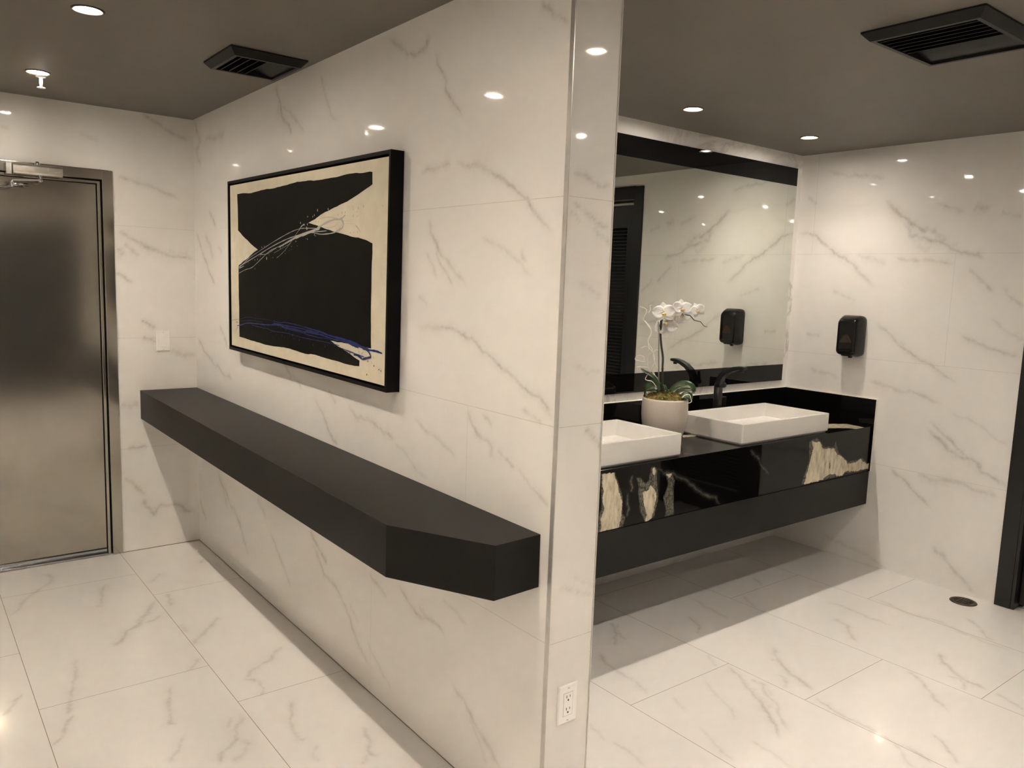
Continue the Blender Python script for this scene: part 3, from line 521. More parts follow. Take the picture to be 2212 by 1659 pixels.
# ------------------------------------------------------------------ downlights
LCOL = (1.0, 0.895, 0.765)
LCOL_PASSAGE = (1.0, 0.885, 0.735)
def make_light(x, y, label, i):
    t = thing('ceiling_light', label, 'light', (x, y, H), group='recessed downlights')
    mb = MB()
    mb.lathe([(RAP-0.001, 0.006), (RAP+0.001, -0.001), (RAP+0.003, -0.004), (0.047, -0.0045), (0.051, -0.002), (0.051, -0.0002)], n=40)
    mb.build('trim_ring', M['trim_ring'], t)
    mb = MB(); mb.lathe([(0.0, 0.045), (0.026, 0.045), (0.036, 0.025), (RAP-0.001, 0.004)], n=32)
    mb.build('reflector', M['reflector'], t)
    mb = MB(); mb.lathe([(0.0, -0.0035), (0.012, -0.003), (0.020, -0.001), (0.024, 0.003), (0.025, 0.03)], n=32)
    mb.build('lamp_lens', M['lamp_p'] if x < 0.8 else M['lamp'], t)
    ld = bpy.data.lights.new('spot_lamp', 'SPOT'); ld.energy = SPOT_W*(1.3 if x < 0.8 else (1.0 if y > 2 else (1.15 if y > 0.5 else 0.6))); ld.color = LCOL_PASSAGE if x < 0.8 else LCOL
    ld.spot_size = math.radians(SPOT_DEG); ld.spot_blend = SPOT_BLEND; ld.shadow_soft_size = 0.015
    lo = bpy.data.objects.new('spot_lamp', ld); COL.objects.link(lo); lo.parent = t; lo.location = (0, 0, -0.012)
    return t
for i, (x, y, lab) in enumerate(LIGHTS): make_light(x, y, lab, i)

# ------------------------------------------------------------------ ceiling vents
def make_vent(x0, x1, y0, y1, label, nsl):
    cx, cy = (x0+x1)/2, (y0+y1)/2; w, l = (x1-x0)/2, (y1-y0)/2
    t = thing('ceiling_vent', label, 'vent', (cx, cy, H), group='black ceiling vents')
    mb = MB(); o = 0.014; dz = 0.030; q = 0.010
    def ring(hw, hl, z): return [(-hw,-hl,z),(hw,-hl,z),(hw,hl,z),(-hw,hl,z)]
    mb.loft([ring(w+o, l+o, -0.0005), ring(w+o, l+o, -0.006), ring(w-0.008, l-0.008, -dz), ring(w-0.022, l-0.022, -dz), ring(w-0.022, l-0.022, 0.03)], 0, False, False)
    mb.build('frame', M['black_vent'], t)
    mb = MB(); mb.add(ring(w-0.002, l-0.002, 0.10), [(0,1,2,3)]); mb.loft([ring(w-0.002, l-0.002, 0.0), ring(w-0.002, l-0.002, 0.10)], 0, False, False)
    mb.build('duct', M['dark_back'], t)
    iw, il = w-0.022, l-0.022; split = 0.12*iw
    n = nsl
    for k in range(n):                       # open blades on the near side of the grille
        xa = -iw + (split+iw)*(k+0.6)/n
        mb = MB(); mb.hexa([(xa,-il,-dz+0.002),(xa+0.003,-il,-dz+0.002),(xa+0.003,il,-dz+0.002),(xa,il,-dz+0.002),
                            (xa+0.020,-il,0.010),(xa+0.0225,-il,0.010),(xa+0.0225,il,0.010),(xa+0.020,il,0.010)])
        mb.build('slat', M['black_vent'], t)
    mb = MB()                                # one broad curved blade closes the rest
    secs = []
    for k in range(9):
        s = k/8; xx = split + (iw-split)*s; zz = -dz+0.008+0.03*(1-s)**2
        secs.append([(xx,-il,zz),(xx,il,zz),(xx,il,zz+0.002),(xx,-il,zz+0.002)])
    mb.loft(secs, 0, True, False)
    mb.build('deflector_blade', M['black_vent'], t)
make_vent(*VENTS[0], 'black louvered ceiling vent in the passage ceiling beside the partition', 4)
make_vent(*VENTS[1], 'black louvered ceiling vent in the vanity area ceiling at the upper right', 6)

# ------------------------------------------------------------------ sprinkler
t = thing('sprinkler_head', 'small white fire sprinkler hanging from the ceiling beside a downlight', 'sprinkler', (0.584, 4.238, H))
mb = MB(); mb.lathe([(0.0,0),(0.021,0),(0.019,-0.004),(0.008,-0.006)], n=28); mb.build('escutcheon', M['white_plastic'], t)
mb = MB(); mb.lathe([(0.007,-0.005),(0.007,-0.03),(0.0055,-0.034),(0.0055,-0.047),(0.0,-0.047)], n=20); mb.build('pipe', M['white_plastic'], t)
mb = MB()
mb.lathe([(0.0,-0.047),(0.0165,-0.048),(0.0165,-0.0505),(0.0,-0.051)], n=28); mb.build('deflector', M['white_plastic'], t)

# ------------------------------------------------------------------ steel door (setting)
t = thing('door_1', None, None); tag(t, 'brushed stainless steel door', None, None, 'structure')
YFc = YB-0.008
mb = MB()
mb.box(0.9197, 0.972, YFc, YB+0.10, 0, 2.1135); mb.box(-0.052, 0.0, YFc, YB+0.10, 0, 2.1135); mb.box(0.0, 0.9197, YFc, YB+0.10, 2.062, 2.1135)
mb.build('frame', M['steel'], t, 0.002)
mb = MB(); mb.box(0.898, 0.9125, YB+0.006, YB+0.05, 0, 2.045); mb.box(0.0075, 0.022, YB+0.006, YB+0.05, 0, 2.045); mb.box(0.0075, 0.9125, YB+0.006, YB+0.05, 2.041, 2.056)
mb.build('stop', M['steel'], t, 0.002)
mb = MB(); mb.box(0.024, 0.8945, YB+0.028, YB+0.07, 0.036, 2.038); mb.build('leaf', M['steel'], t)
mb = MB(); mb.box(0.024, 0.8945, YB+0.016, YB+0.06, 0.020, 0.035); mb.box(0.024, 0.8945, YB+0.004, YB+0.06, 0.003, 0.012); mb.box(0.024, 0.8945, YB+0.022, YB+0.06, 0.012, 0.020)
mb.build('threshold', M['chrome'], t, 0.002)

t = thing('door_closer', 'silver overhead door closer mounted on the steel door frame', 'door closer', (0.62, YFc, 2.075))
mb = MB(); mb.loft([[(-0.108,-0.002,-0.026),(-0.108,-0.060,-0.026),(-0.108,-0.066,-0.016),(-0.108,-0.066,0.014),(-0.108,-0.056,0.026),(-0.108,-0.002,0.026)],
                    [(0.108,-0.002,-0.026),(0.108,-0.060,-0.026),(0.108,-0.066,-0.016),(0.108,-0.066,0.014),(0.108,-0.056,0.026),(0.108,-0.002,0.026)]], 0, True, False)
mb.build('body', M['alu'], t, 0.002)
mb = MB(); mb.lathe([(0.0,0.044),(0.009,0.043),(0.0105,0.036),(0.0135,0.030),(0.0135,0.024)], (0,-0.034,0), 24); mb.build('pivot_cap', M['chrome'], t)
mb = MB(); mb.box(-0.136,-0.112,-0.048,0.0,-0.030,0.027); mb.cyl((-0.124,-0.048,0.014),0.004,-0.002,16,0,'y'); mb.cyl((-0.124,-0.048,-0.014),0.004,-0.002,16,0,'y')
mb.build('end_bracket', M['alu'], t, 0.0015)
mb = MB(); mb.lathe([(0.0,-0.058),(0.011,-0.057),(0.0125,-0.046),(0.009,-0.042),(0.009,-0.026)], (0.012,-0.034,0), 24)
mb.loft([[(0.012,-0.024,-0.052),(0.012,-0.046,-0.052),(0.012,-0.046,-0.044),(0.012,-0.024,-0.044)],[(-0.118,-0.062,-0.066),(-0.118,-0.082,-0.066),(-0.118,-0.082,-0.058),(-0.118,-0.062,-0.058)]],0,True,False)
mb.lathe([(0.0,-0.094),(0.009,-0.094),(0.009,-0.056),(0.0,-0.055)], (-0.116,-0.072,0), 20)
mb.build('main_arm', M['chrome'], t)
mb = MB(); mb.tube([(-0.116,-0.072,-0.082),(-0.075,-0.045,-0.076),(-0.045,-0.02,-0.075)], 0.008, 10); mb.tube([(-0.116,-0.072,-0.09),(-0.30,0.01,-0.115),(-0.34,0.03,-0.125)], 0.006, 10)
mb.build('link_arm', M['chrome'], t)

# ------------------------------------------------------------------ black louvered door (setting)
t = thing('door_2'); tag(t, 'black louvered door in the right wall', None, None, 'structure')
Xc = XR-0.013
mb = MB()
for y0, y1 in ((1.502, 1.578), (0.722, 0.798)): mb.box(Xc, XR+0.004, y0, y1, 0, 2.353)
mb.box(Xc, XR+0.004, 0.798, 1.502, 2.277, 2.353)
mb.build('casing', M['black_paint'], t, 0.003)
mb = MB()
mb.box(Xc+0.004, XR+0.12, 1.485, 1.502, 0, 2.277); mb.box(Xc+0.004, XR+0.12, 0.798, 0.815, 0, 2.277); mb.box(Xc+0.004, XR+0.12, 0.815, 1.485, 2.260, 2.277)
mb.box(XR+0.085, XR+0.12, 1.473, 1.485, 0, 2.26); mb.box(XR+0.085, XR+0.12, 0.815, 0.827, 0, 2.26); mb.box(XR+0.085, XR+0.12, 0.827, 1.473, 2.245, 2.26)
mb.build('jamb', M['black_paint'], t, 0.0015)
Xa, Xb = XR+0.046, XR+0.082
lf = MB()
lf.box(Xa, Xb, 1.378, 1.482, 0.02, 2.222); lf.box(Xa, Xb, 0.818, 0.922, 0.02, 2.222)
lf.box(Xa, Xb, 0.922, 1.378, 2.05, 2.222); lf.box(Xa, Xb, 0.922, 1.378, 0.02, 0.20)
lfo = lf.build('leaf', M['black_paint'], t, 0.002)
k = 0; z = 0.215
while z < 2.035:
    if True:
        mb = MB(); mb.hexa([(Xa+0.003,0.924,z),(Xa+0.003,1.376,z),(Xb-0.003,1.376,z+0.030),(Xb-0.003,0.924,z+0.030),
                            (Xa+0.003,0.924,z+0.006),(Xa+0.003,1.376,z+0.006),(Xb-0.003,1.376,z+0.036),(Xb-0.003,0.924,z+0.036)])
        mb.build('louver', M['black_paint'], lfo, 0.0015)
    z += 0.027

# ------------------------------------------------------------------ doors behind the viewer (seen only as dark reflections)
for i, xc in enumerate((0.33, 1.40, 2.47)):
    t = thing('door_%d' % (i+3)); tag(t, 'black door in the wall behind the viewer', None, None, 'structure')
    mb = MB(); mb.box(xc-0.52, xc-0.43, YF, YF+0.03, 0, 2.12); mb.box(xc+0.43, xc+0.52, YF, YF+0.03, 0, 2.12); mb.box(xc-0.43, xc+0.43, YF, YF+0.03, 2.03, 2.12); mb.build('frame', M['black_paint'], t, 0.003)
    mb = MB(); mb.box(xc-0.428, xc+0.428, YF, YF+0.018, 0.01, 2.028); mb.build('leaf', M['black_paint'], t)
    mb = MB(); mb.cyl((xc-0.36, YF+0.018, 1.0), 0.012, 0.05, 16, 0, 'y'); mb.box(xc-0.37, xc-0.25, YF+0.056, YF+0.07, 0.99, 1.01); mb.build('handle', M['black_metal'], t, 0.002)

# ------------------------------------------------------------------ floating shelf
def shz(y): return 0.9087 + (y-1.62)*0.0052
def shb(y): return 0.7557 + (y-1.62)*0.0026
pl = [(XP0, 1.624), (1.2285, 1.613), (1.0712, 1.917), (1.083, YB), (XP0, YB)]
mb = MB(); n = len(pl)
mb.add([(x, y, shb(y)) for x, y in pl] + [(x, y, shz(y)) for x, y in pl], [tuple(range(n-1,-1,-1)), tuple(range(n,2*n))] + [(i,(i+1)%n,n+(i+1)%n,n+i) for i in range(n)])
tag(mb.build('floating_shelf', M['matte_black'], None, 0.0012), 'long matte black floating shelf with angled near end fixed to the partition', 'shelf')

# ------------------------------------------------------------------ painting
t = thing('framed_painting', 'large abstract painting in black, grey and blue on cream with a black frame', 'painting', (XP0, 3.2, 1.2))
T0 = Vector((XP0, 3.2, 1.2))
cn = [(4.013, 2.021), (2.426, 2.004), (2.435, 1.226), (4.010, 1.238)]       # canvas corners (y, z)
def off(c, d):
    cy = sum(q[0] for q in c)/4; cz = sum(q[1] for q in c)/4
    return [(y + (d if y > cy else -d), z + (d if z > cz else -d)) for y, z in c]
o1, o2 = off(cn, 0.008), off(cn, 0.021)
mb = MB(); xf, xb = -0.053, -0.0015
def lp(c, x): return [(x, y-T0.y, z-T0.z) for y, z in c]
for k in range(4):
    j = (k+1) % 4
    a = [o1[k], o2[k], o2[j], o1[j]]
    mb.hexa(lp(a, xf) + lp(a, xb))
mb.build('frame', M['frame_black'], t, 0.0012)
mb = MB(); cnv = MB()
cnv.hexa(lp(cn, -0.047) + lp(cn, -0.006), 0)
bk = off(cn, 0.009); cnv.hexa(lp(bk, -0.006) + lp(bk, -0.002), 1)
def L2(flat): return [(flat[i]*0.001, flat[i+1]*0.001) for i in range(0, len(flat), 2)]
def roughen(poly, amp):
    P = fractal(np.array(poly + poly[:1]), amp, 0.02)[:-1]; return [tuple(q) for q in P]
pb = roughen(L2(ART['black']), 0.012)
nb = len(pb); X0 = -0.0474
cnv.add([(X0, y-T0.y, z-T0.z) for y, z in pb], [tuple(range(nb))], 1)
def ribbon(flat, w, x, mi):
    P = [Vector((0, y-T0.y, z-T0.z)) for y, z in L2(flat)]
    P = smooth_path(P, 5) if len(P) > 2 else P
    vs = []; fs = []; n = len(P)
    for i, q in enumerate(P):
        d = (P[min(i+1,n-1)] - P[max(i-1,0)]); d.normalize(); nn = Vector((0, -d.z, d.y))
        ww = w*0.5*random.uniform(0.6, 1.25)*(0.45 if i in (0, n-1) else 1)
        vs += [(x, *(q+nn*ww).yz), (x, *(q-nn*ww).yz)]
    fs = [(2*i, 2*i+1, 2*i+3, 2*i+2) for i in range(n-1)]
    cnv.add(vs, fs, mi)
def dot(y, z, r, x, mi):
    vs = [(x, y-T0.y+r*random.uniform(0.7,1.1)*math.cos(a), z-T0.z+1.35*r*random.uniform(0.7,1.1)*math.sin(a)) for a in [k*math.pi/5 for k in range(10)]]
    cnv.add(vs, [tuple(range(10))], mi)
for i, (w, f) in enumerate(ART['grey']): ribbon(f, w*0.00056, X0-0.0006-0.00005*i, 2)
for i, (y, z) in enumerate(L2(ART['gdots'])): dot(y, z, 0.0058 if i in (7, 8) else random.uniform(0.0026, 0.0042), X0-0.0005, 2)
for i, (w, f) in enumerate(ART['blue']): ribbon(f, w*0.00056, X0-0.0008-0.00005*i, 3)
for y, z in L2(ART['bdots']): dot(y, z, 0.003, X0-0.0005, 1)
for k in range(26):                                   # fine spatter along the two sweeps
    y = random.uniform(2.62, 3.85); z = 1.79 - 0.17*((y-2.9)/0.95 if y > 2.9 else 0) + random.uniform(-0.03, 0.02)
    dot(y, z, random.uniform(0.0012, 0.0026), X0-0.0004, 2)
for k in range(30):
    y = random.uniform(2.72, 3.6); z = 1.335 + 0.03*(y-2.7) + random.uniform(-0.025, 0.02); dot(y, z, random.uniform(0.0015, 0.0035), X0-0.0004, 3)
cnv.build('canvas', [M['canvas'], M['art_black'], M['art_grey'], M['art_blue']], t)

# ------------------------------------------------------------------ light switch and power outlet
def wall_plate(mb, w, h, d):
    a = 0.004
    mb.loft([[(-w,0,-h),(w,0,-h),(w,0,h),(-w,0,h)], [(-w,-d*0.4,-h),(w,-d*0.4,-h),(w,-d*0.4,h),(-w,-d*0.4,h)], [(-w+a,-d,-h+a),(w-a,-d,-h+a),(w-a,-d,h-a),(-w+a,-d,h-a)]], 0, True, False)
t = thing('light_switch', 'white rocker light switch on the marble wall beside the steel door', 'light switch', (1.2108, YB-0.0004, 1.2012))
mb = MB(); wall_plate(mb, 0.0372, 0.0578, 0.0065); mb.build('plate', M['white_plastic'], t, 0.0008)
mb = MB(); mb.hexa([(-0.0165,-0.006,-0.033),(0.0165,-0.006,-0.033),(0.0165,-0.006,0.033),(-0.0165,-0.006,0.033),(-0.0165,-0.0085,-0.033),(0.0165,-0.0085,-0.033),(0.0165,-0.0068,0.033),(-0.0165,-0.0068,0.033)])
mb.build('rocker', M['white_plastic'], t, 0.0006)
mb = MB(); mb.hexa([(-0.010,-0.008,-0.030),(0.010,-0.008,-0.030),(0.010,-0.007,-0.016),(-0.010,-0.007,-0.016),(-0.010,-0.0125,-0.030),(0.010,-0.0125,-0.030),(0.010,-0.0098,-0.016),(-0.010,-0.0098,-0.016)])
mb.build('dimmer_tab', M['white_plastic'], t, 0.0006)
for z in (-0.0484, 0.0484):
    mb = MB(); mb.cyl((0,-0.0062,z), 0.0032, -0.0012, 16, 0, 'y'); mb.box(-0.0027,0.0027,-0.0076,-0.0073,z-0.0005,z+0.0005,1); mb.build('screw', [M['white_plastic'], M['slot']], t)

t = thing('power_outlet', 'white double power outlet low on the narrow end of the partition', 'power outlet', (1.4697, YP-0.0006, 0.4115))
mb = MB(); wall_plate(mb, 0.0362, 0.0588, 0.0065); mb.build('plate', M['white_plastic'], t, 0.0008)
mb = MB(); mb.box(-0.0172,0.0172,-0.0071,-0.004,-0.0342,0.0342,0); rc = mb.build('receptacle', M['white_plastic'], t, 0.0005)
mb = MB(); mb.box(-0.0178,0.0178,-0.0067,-0.004,-0.0348,0.0348,0); mb.build('gap', M['grout_d'], rc)
for zc in (0.0185, -0.0185):
    mb = MB()
    mb.box(-0.0072,-0.0054,-0.0076,-0.006,zc+0.0005,zc+0.0088); mb.box(0.0056,0.0072,-0.0076,-0.006,zc+0.0017,zc+0.0083)
    mb.cyl((0,-0.006,zc-0.0062),0.0027,-0.0016,16,0,'y'); mb.build('socket_holes', M['slot'], rc)
for z in (-0.0484, 0.0484):
    mb = MB(); mb.cyl((0,-0.0062,z), 0.0032, -0.0012, 16, 0, 'y'); mb.box(-0.0027,0.0027,-0.0076,-0.0073,z-0.0006,z+0.0006,1); mb.build('screw', [M['white_plastic'], M['slot']], t)

# ------------------------------------------------------------------ vanity: counter, cabinet
CT = 0.8325; CF = 2.319; AB = 0.566
t = thing('vanity_counter', 'glossy black marble vanity counter with cream patches and matching upstands', 'counter', (0, 0, 0))
s = Surf(); s.rect(2, CT, XP1+0.001, XR-0.001, CF, YV-0.001, 0.01, 0, cream=APRON['top']); s.rect(2, CT-0.03, XP1+0.001, XR-0.001, CF+0.001, YV-0.001, None, 0)
s.build('countertop', [M['black_marble']], t)
s = Surf(); lines = [(5.5, 0.55, q) for q in APRON['line']]
s.rect(1, CF, 2.18, XR-0.0012, AB, CT, 0.0035, 0, veins=lines, cream=APRON['cream'], grey=APRON['grey'])
s.rect(1, CF, XP1+0.001, 2.18, AB, CT, None, 0); s.rect(1, CF+0.02, XP1+0.001, XR-0.0012, AB, CT-0.03, None, 0); s.rect(2, AB, XP1+0.001, XR-0.0012, CF, CF+0.02, None, 0)
s.build('apron', [M['black_marble']], t)
mb = MB(); mb.box(XP1+0.001, XR-0.001, YV-0.020, YV-0.001, CT, 0.992); mb.build('backsplash', M['black_glass'], t, 0.001)
mb = MB(); mb.box(XR-0.014, XR-0.001, CF-0.010, YV-0.021, AB-0.002, 0.991); mb.build('side_splash', M['black_glass'], t, 0.001)
mb = MB(); mb.box(XR-0.0150, XR-0.0006, CF-0.0122, CF-0.0104, AB-0.002, 0.993); mb.build('edge_strip', M['caulk'], t)
mb = MB(); mb.box(XR-0.016, XR-0.0006, CF-0.0105, YV-0.021, 0.9912, 0.9945); mb.box(XP1+0.001, XR-0.0006, YV-0.021, YV-0.0006, 0.9922, 0.9950); mb.build('caulk_bead', M['caulk'], t)
tag(t)
mb = MB(); mb.box(XP1+0.0005, XR-0.0005, CF+0.001, YV-0.0005, 0.362, AB-0.004)
tag(mb.build('hanging_cabinet', M['matte_black2'], None, 0.001), 'matte black wall hung cabinet beneath the marble counter', 'cabinet')

# ------------------------------------------------------------------ basins
BZ = CT + 0.0006
def make_basin():
    w, d, h = 0.393, 0.210, 0.105
    t = thing('vessel_sink', '', 'sink')
    def rr(hw, hd, z, r, n=5):
        out = []
        for cx, cy, a0 in ((hw-r, hd-r, 0), (-hw+r, hd-r, 90), (-hw+r, -hd+r, 180), (hw-r, -hd+r, 270)):
            for k in range(n+1):
                a = math.radians(a0 + 90*k/n); out.append((cx+r*math.cos(a), cy+r*math.sin(a), z))
        return out
    mb = MB()
    e = 0.013
    secs = [rr(w-0.008, d-0.008, 0.0, 0.008), rr(w-0.008, d-0.008, 0.004, 0.008), rr(w-0.002, d-0.002, 0.0055, 0.008), rr(w, d, 0.010, 0.008), rr(w, d, h-0.002, 0.008), rr(w-0.0015, d-0.0015, h, 0.008), rr(w-e, d-e, h, 0.006), rr(w-e-0.002, d-e-0.002, h-0.003, 0.006),
            rr(w-e-0.010, d-e-0.010, 0.030, 0.008), rr(w-e-0.018, d-e-0.018, 0.022, 0.012), rr(0.03, 0.03, 0.013, 0.0299)]
    mb.loft(secs, 0, True, False)
    mb.build('bowl', M['porcelain'], t)
    mb = MB(); mb.lathe([(0.0,0.0175),(0.022,0.0172),(0.026,0.0155),(0.026,0.0135)], n=28); mb.build('drain_cap', M['black_metal'], t)
    return t
b1 = make_basin(); b1.location = (3.6975, 2.5575, BZ); b1['label'] = 'white rectangular vessel sink in front of the black faucet, near the right wall'
b2 = copy_tree(b1); b2.location = (2.4485, 2.5535, BZ); b2['label'] = 'white rectangular vessel sink cut off by the partition end, left of the orchid'
b1['group'] = b2['group'] = 'vessel sinks on the counter'

# ------------------------------------------------------------------ faucet
t = thing('tall_faucet', 'tall matte black faucet with arched spout behind the right sink', 'faucet', (3.712, 2.822, CT+0.0005))
pth = [(0.0, 0.0, 0.022, 0.021), (0.0, 0.02, 0.0205, 0.020), (0.0, 0.12, 0.020, 0.0195), (0.0, 0.215, 0.020, 0.0195), (-0.006, 0.252, 0.020, 0.0185), (-0.026, 0.284, 0.020, 0.0165), (-0.058, 0.309, 0.020, 0.0145), (-0.100, 0.327, 0.020, 0.0125), (-0.140, 0.336, 0.0195, 0.011), (-0.168, 0.337, 0.019, 0.009), (-0.176, 0.3365, 0.0175, 0.006)]
secs = []
for i, (y, z, hx, hy) in enumerate(pth):
    a, bq = pth[max(i-1, 0)], pth[min(i+1, len(pth)-1)]
    ty, tz = bq[0]-a[0], bq[1]-a[1]; L = math.hypot(ty, tz); ny, nz = tz/L, -ty/L
    sec = []
    for k in range(20):
        an = 2*math.pi*(k+0.5)/20; c, s_ = math.cos(an), math.sin(an)
        cx = math.copysign(abs(c)**0.35, c)*hx; cn_ = math.copysign(abs(s_)**0.35, s_)*hy
        sec.append((cx, y+ny*cn_, z+nz*cn_))
    secs.append(sec)
mb = MB(); mb.loft(secs[:4], 0, True, True); mb.build('body', M['black_metal'], t)
mb = MB(); mb.loft(secs[3:], 0, True, True); sp = mb.build('spout', M['black_metal'], t)
mb = MB(); mb.lathe([(0.0,-0.014),(0.011,-0.014),(0.012,-0.002),(0.012,0.004)], (0,-0.150,0.326), 20); mb.build('aerator', M['black_metal'], sp)
mb = MB(); mb.lathe([(0.0,0.0),(0.014,0.0),(0.016,0.004),(0.016,0.030),(0.014,0.034),(0.0,0.034)], (0.020,-0.001,0.222), 24, 0, True, 'x')
mb.loft([[(0.040,-0.008,0.222),(0.052,-0.008,0.222),(0.052,0.008,0.222),(0.040,0.008,0.222)],[(0.036,-0.006,0.282),(0.043,-0.006,0.284),(0.043,0.006,0.284),(0.036,0.006,0.282)]],0,True,False)
mb.build('handle', M['black_metal'], t)

# ------------------------------------------------------------------ mirror
t = thing('wall_mirror', 'wide wall mirror with glossy black bands along top and bottom above the counter', 'mirror', (3.046, YV, 1.697))
mb = MB(); mb.box(-1.42, 1.4235, -0.012, -0.001, -0.556, 0.5515); mb.build('glass', M['mirror'], t)
mb = MB(); mb.box(-1.42, 1.4235, -0.012, -0.001, 0.5518, 0.658); mb.build('top_band', M['black_glass'], t)
mb = MB(); mb.box(-1.42, 1.4235, -0.012, -0.001, -0.659, -0.5563); mb.build('bottom_band', M['black_glass'], t)

# ------------------------------------------------------------------ soap dispenser
t = thing('soap_dispenser', 'black plastic soap dispenser with amber window on the right marble wall', 'soap dispenser', (XR-0.0004, 2.485, 1.35), math.radians(0))
def rsec(x, hy0, hz_lo, hz_hi, r, n=6, ysh=0.0):
    out = []
    for cy, cz, a0 in ((hy0-r, hz_hi-r, 0), (-hy0+r, hz_hi-r, 90), (-hy0+r, hz_lo+r, 180), (hy0-r, hz_lo+r, 270)):
        for k in range(n+1):
            a = math.radians(a0+90*k/n); out.append((x, ysh+cy+r*math.cos(a), cz+r*math.sin(a)))
    return out
mb = MB()
mb.loft([rsec(0.0, 0.068, -0.118, 0.122, 0.028), rsec(-0.018, 0.069, -0.120, 0.124, 0.028), rsec(-0.045, 0.068, -0.119, 0.123, 0.027), rsec(-0.072, 0.063, -0.112, 0.112, 0.026),
         rsec(-0.088, 0.060, -0.108, 0.100, 0.024), rsec(-0.094, 0.057, -0.103, 0.093, 0.022), rsec(-0.097, 0.050, -0.095, 0.084, 0.018), rsec(-0.098, 0.03, -0.07, 0.06, 0.014)], 0, True, True)
mb.build('cover', M['black_plastic'], t)
mb = MB()
win = [(-0.038,-0.036),(-0.042,-0.030),(-0.036,-0.018),(-0.018,0.010),(-0.006,0.018),(0.006,0.018),(0.020,0.010),(0.038,-0.018),(0.043,-0.030),(0.038,-0.036)]
mb.loft([[(-0.0965, y*0.92, z-0.004) for y, z in win], [(-0.0995, y*0.88, z-0.004) for y, z in win], [(-0.1005, y*0.7, z*0.85-0.006) for y, z in win]], 0, True, False)
mb.build('window', M['amber'], t)
mb = MB(); mb.loft([rsec(-0.030, 0.034, -0.121, -0.108, 0.006), rsec(-0.082, 0.030, -0.116, -0.100, 0.006)], 0, True, True)
mb.build('nozzle_shroud', M['black_plastic'], t)
mb = MB(); mb.lathe([(0.0,-0.130),(0.010,-0.129),(0.012,-0.125),(0.012,-0.110)], (-0.030,0,0), 18); mb.build('nozzle', M['black_plastic'], t)

# ------------------------------------------------------------------ floor drain
t = thing('floor_drain', 'round bronze floor drain near the black door frame', 'drain', (4.4165, 1.686, 0.0004))
mb = MB(); mb.lathe([(0.0,0.0005),(0.045,0.0005),(0.046,0.003),(0.064,0.0028),(0.066,0.0)], n=48); mb.build('rim', M['drain'], t)
mb = MB()
for sx in (-1, 1):
    for k in range(6):
        yy = -0.034 + k*0.0136; hw = math.sqrt(max(0, 0.043**2-yy**2))
        a, bq = (0.003, hw) if sx > 0 else (-hw, -0.003)
        if k in (2, 3) and sx > 0: a = 0.006
        mb.box(a, bq, yy-0.0032, yy+0.0032, 0.0006, 0.0033)
mb.build('slots', M['slot'], t)

# ------------------------------------------------------------------ orchid
PC = Vector((3.07, 2.655, CT+0.0006))
t = thing('potted_orchid', 'white orchid in a round cream pot standing between the two sinks', 'orchid', PC)
def mm(l): return [Vector(q)*0.001 for q in l]
mb = MB(); mb.lathe([(0.0,0.0),(0.072,0.0),(0.082,0.004),(0.098,0.035),(0.1105,0.080),(0.116,0.125),(0.1165,0.165),(0.1145,0.205),(0.113,0.212),(0.109,0.2135),(0.106,0.210),(0.107,0.17),(0.104,0.16)], n=56)
mb.build('pot', M['pot'], t)
mb = MB()
rings = [(0.0,0.241),(0.02,0.240),(0.04,0.237),(0.06,0.233),(0.08,0.226),(0.095,0.216),(0.1045,0.200)]
vs = []; fs = []; n = 48
for r, z in rings:
    for k in range(n):
        a = 2*math.pi*k/n; j = 0.004*random.uniform(-1, 1)
        vs.append((r*math.cos(a)+j, r*math.sin(a)+0.004*random.uniform(-1, 1) if r else 0.0, z+random.uniform(-0.004, 0.006)))
for i in range(len(rings)-1):
    for k in range(n): fs.append((i*n+k, i*n+(k+1)%n, (i+1)*n+(k+1)%n, (i+1)*n+k))
mb.add(vs, fs, 0, False)
for k in range(420):
    a = random.uniform(0, 2*math.pi); r = 0.1*math.sqrt(random.random()); q = Vector((r*math.cos(a), r*math.sin(a), 0.236-0.016*(r/0.1)**2))
    d1 = Vector((random.uniform(-1,1), random.uniform(-1,1), random.uniform(-0.1,0.9))).normalized()*random.uniform(0.006, 0.014)
    d2 = d1 + Vector((random.uniform(-1,1), random.uniform(-1,1), random.uniform(-0.8,0.4))).normalized()*0.008
    mb.tube([q, q+d1, q+d2], [0.0016, 0.0013, 0.0006], 4)
ms = mb.build('moss', M['moss'], t); ms['kind'] = 'stuff'
def leaf(path, wid, roll=0.0, side=None):
    P = smooth_path(mm(path), 6); n = len(P); rows = []
    sd = Vector(side) if side else None
    for i, q in enumerate(P):
        s = i/(n-1); tg = (P[min(i+1,n-1)]-P[max(i-1,0)]).normalized()
        a = sd if sd else tg.cross(Vector((0,0,1)))
        if a.length < 0.05: a = Vector((0.654,-0.756,0)).cross(tg)
        a = (a - tg*a.dot(tg)).normalized(); nn = a.cross(tg).normalized()
        if nn.z < 0: nn = -nn
        w = wid*(0.32+0.68*math.sin(math.pi*min(1, s*0.62+0.22)))*(1 if s < 0.75 else math.sqrt(max(0.02, 1-((s-0.75)/0.25)**2)))
        row = []
        for u in (-1, -0.6, -0.2, 0, 0.2, 0.6, 1): row.append(q + a*w*u + nn*(abs(u)*w*0.28))
        rows.append(row)
    mb = MB(); vs = []; m_ = 7
    th = 0.0012
    for row in rows: vs += [tuple(v) for v in row]
    fs = [(i*m_+j, i*m_+j+1, (i+1)*m_+j+1, (i+1)*m_+j) for i in range(n-1) for j in range(m_-1)]
    mb.add(vs, fs, 0, True)
    o = mb.build('leaf', M['leaf'], t); sm_ = o.modifiers.new('thickness', 'SOLIDIFY'); sm_.thickness = 0.0014
    return o
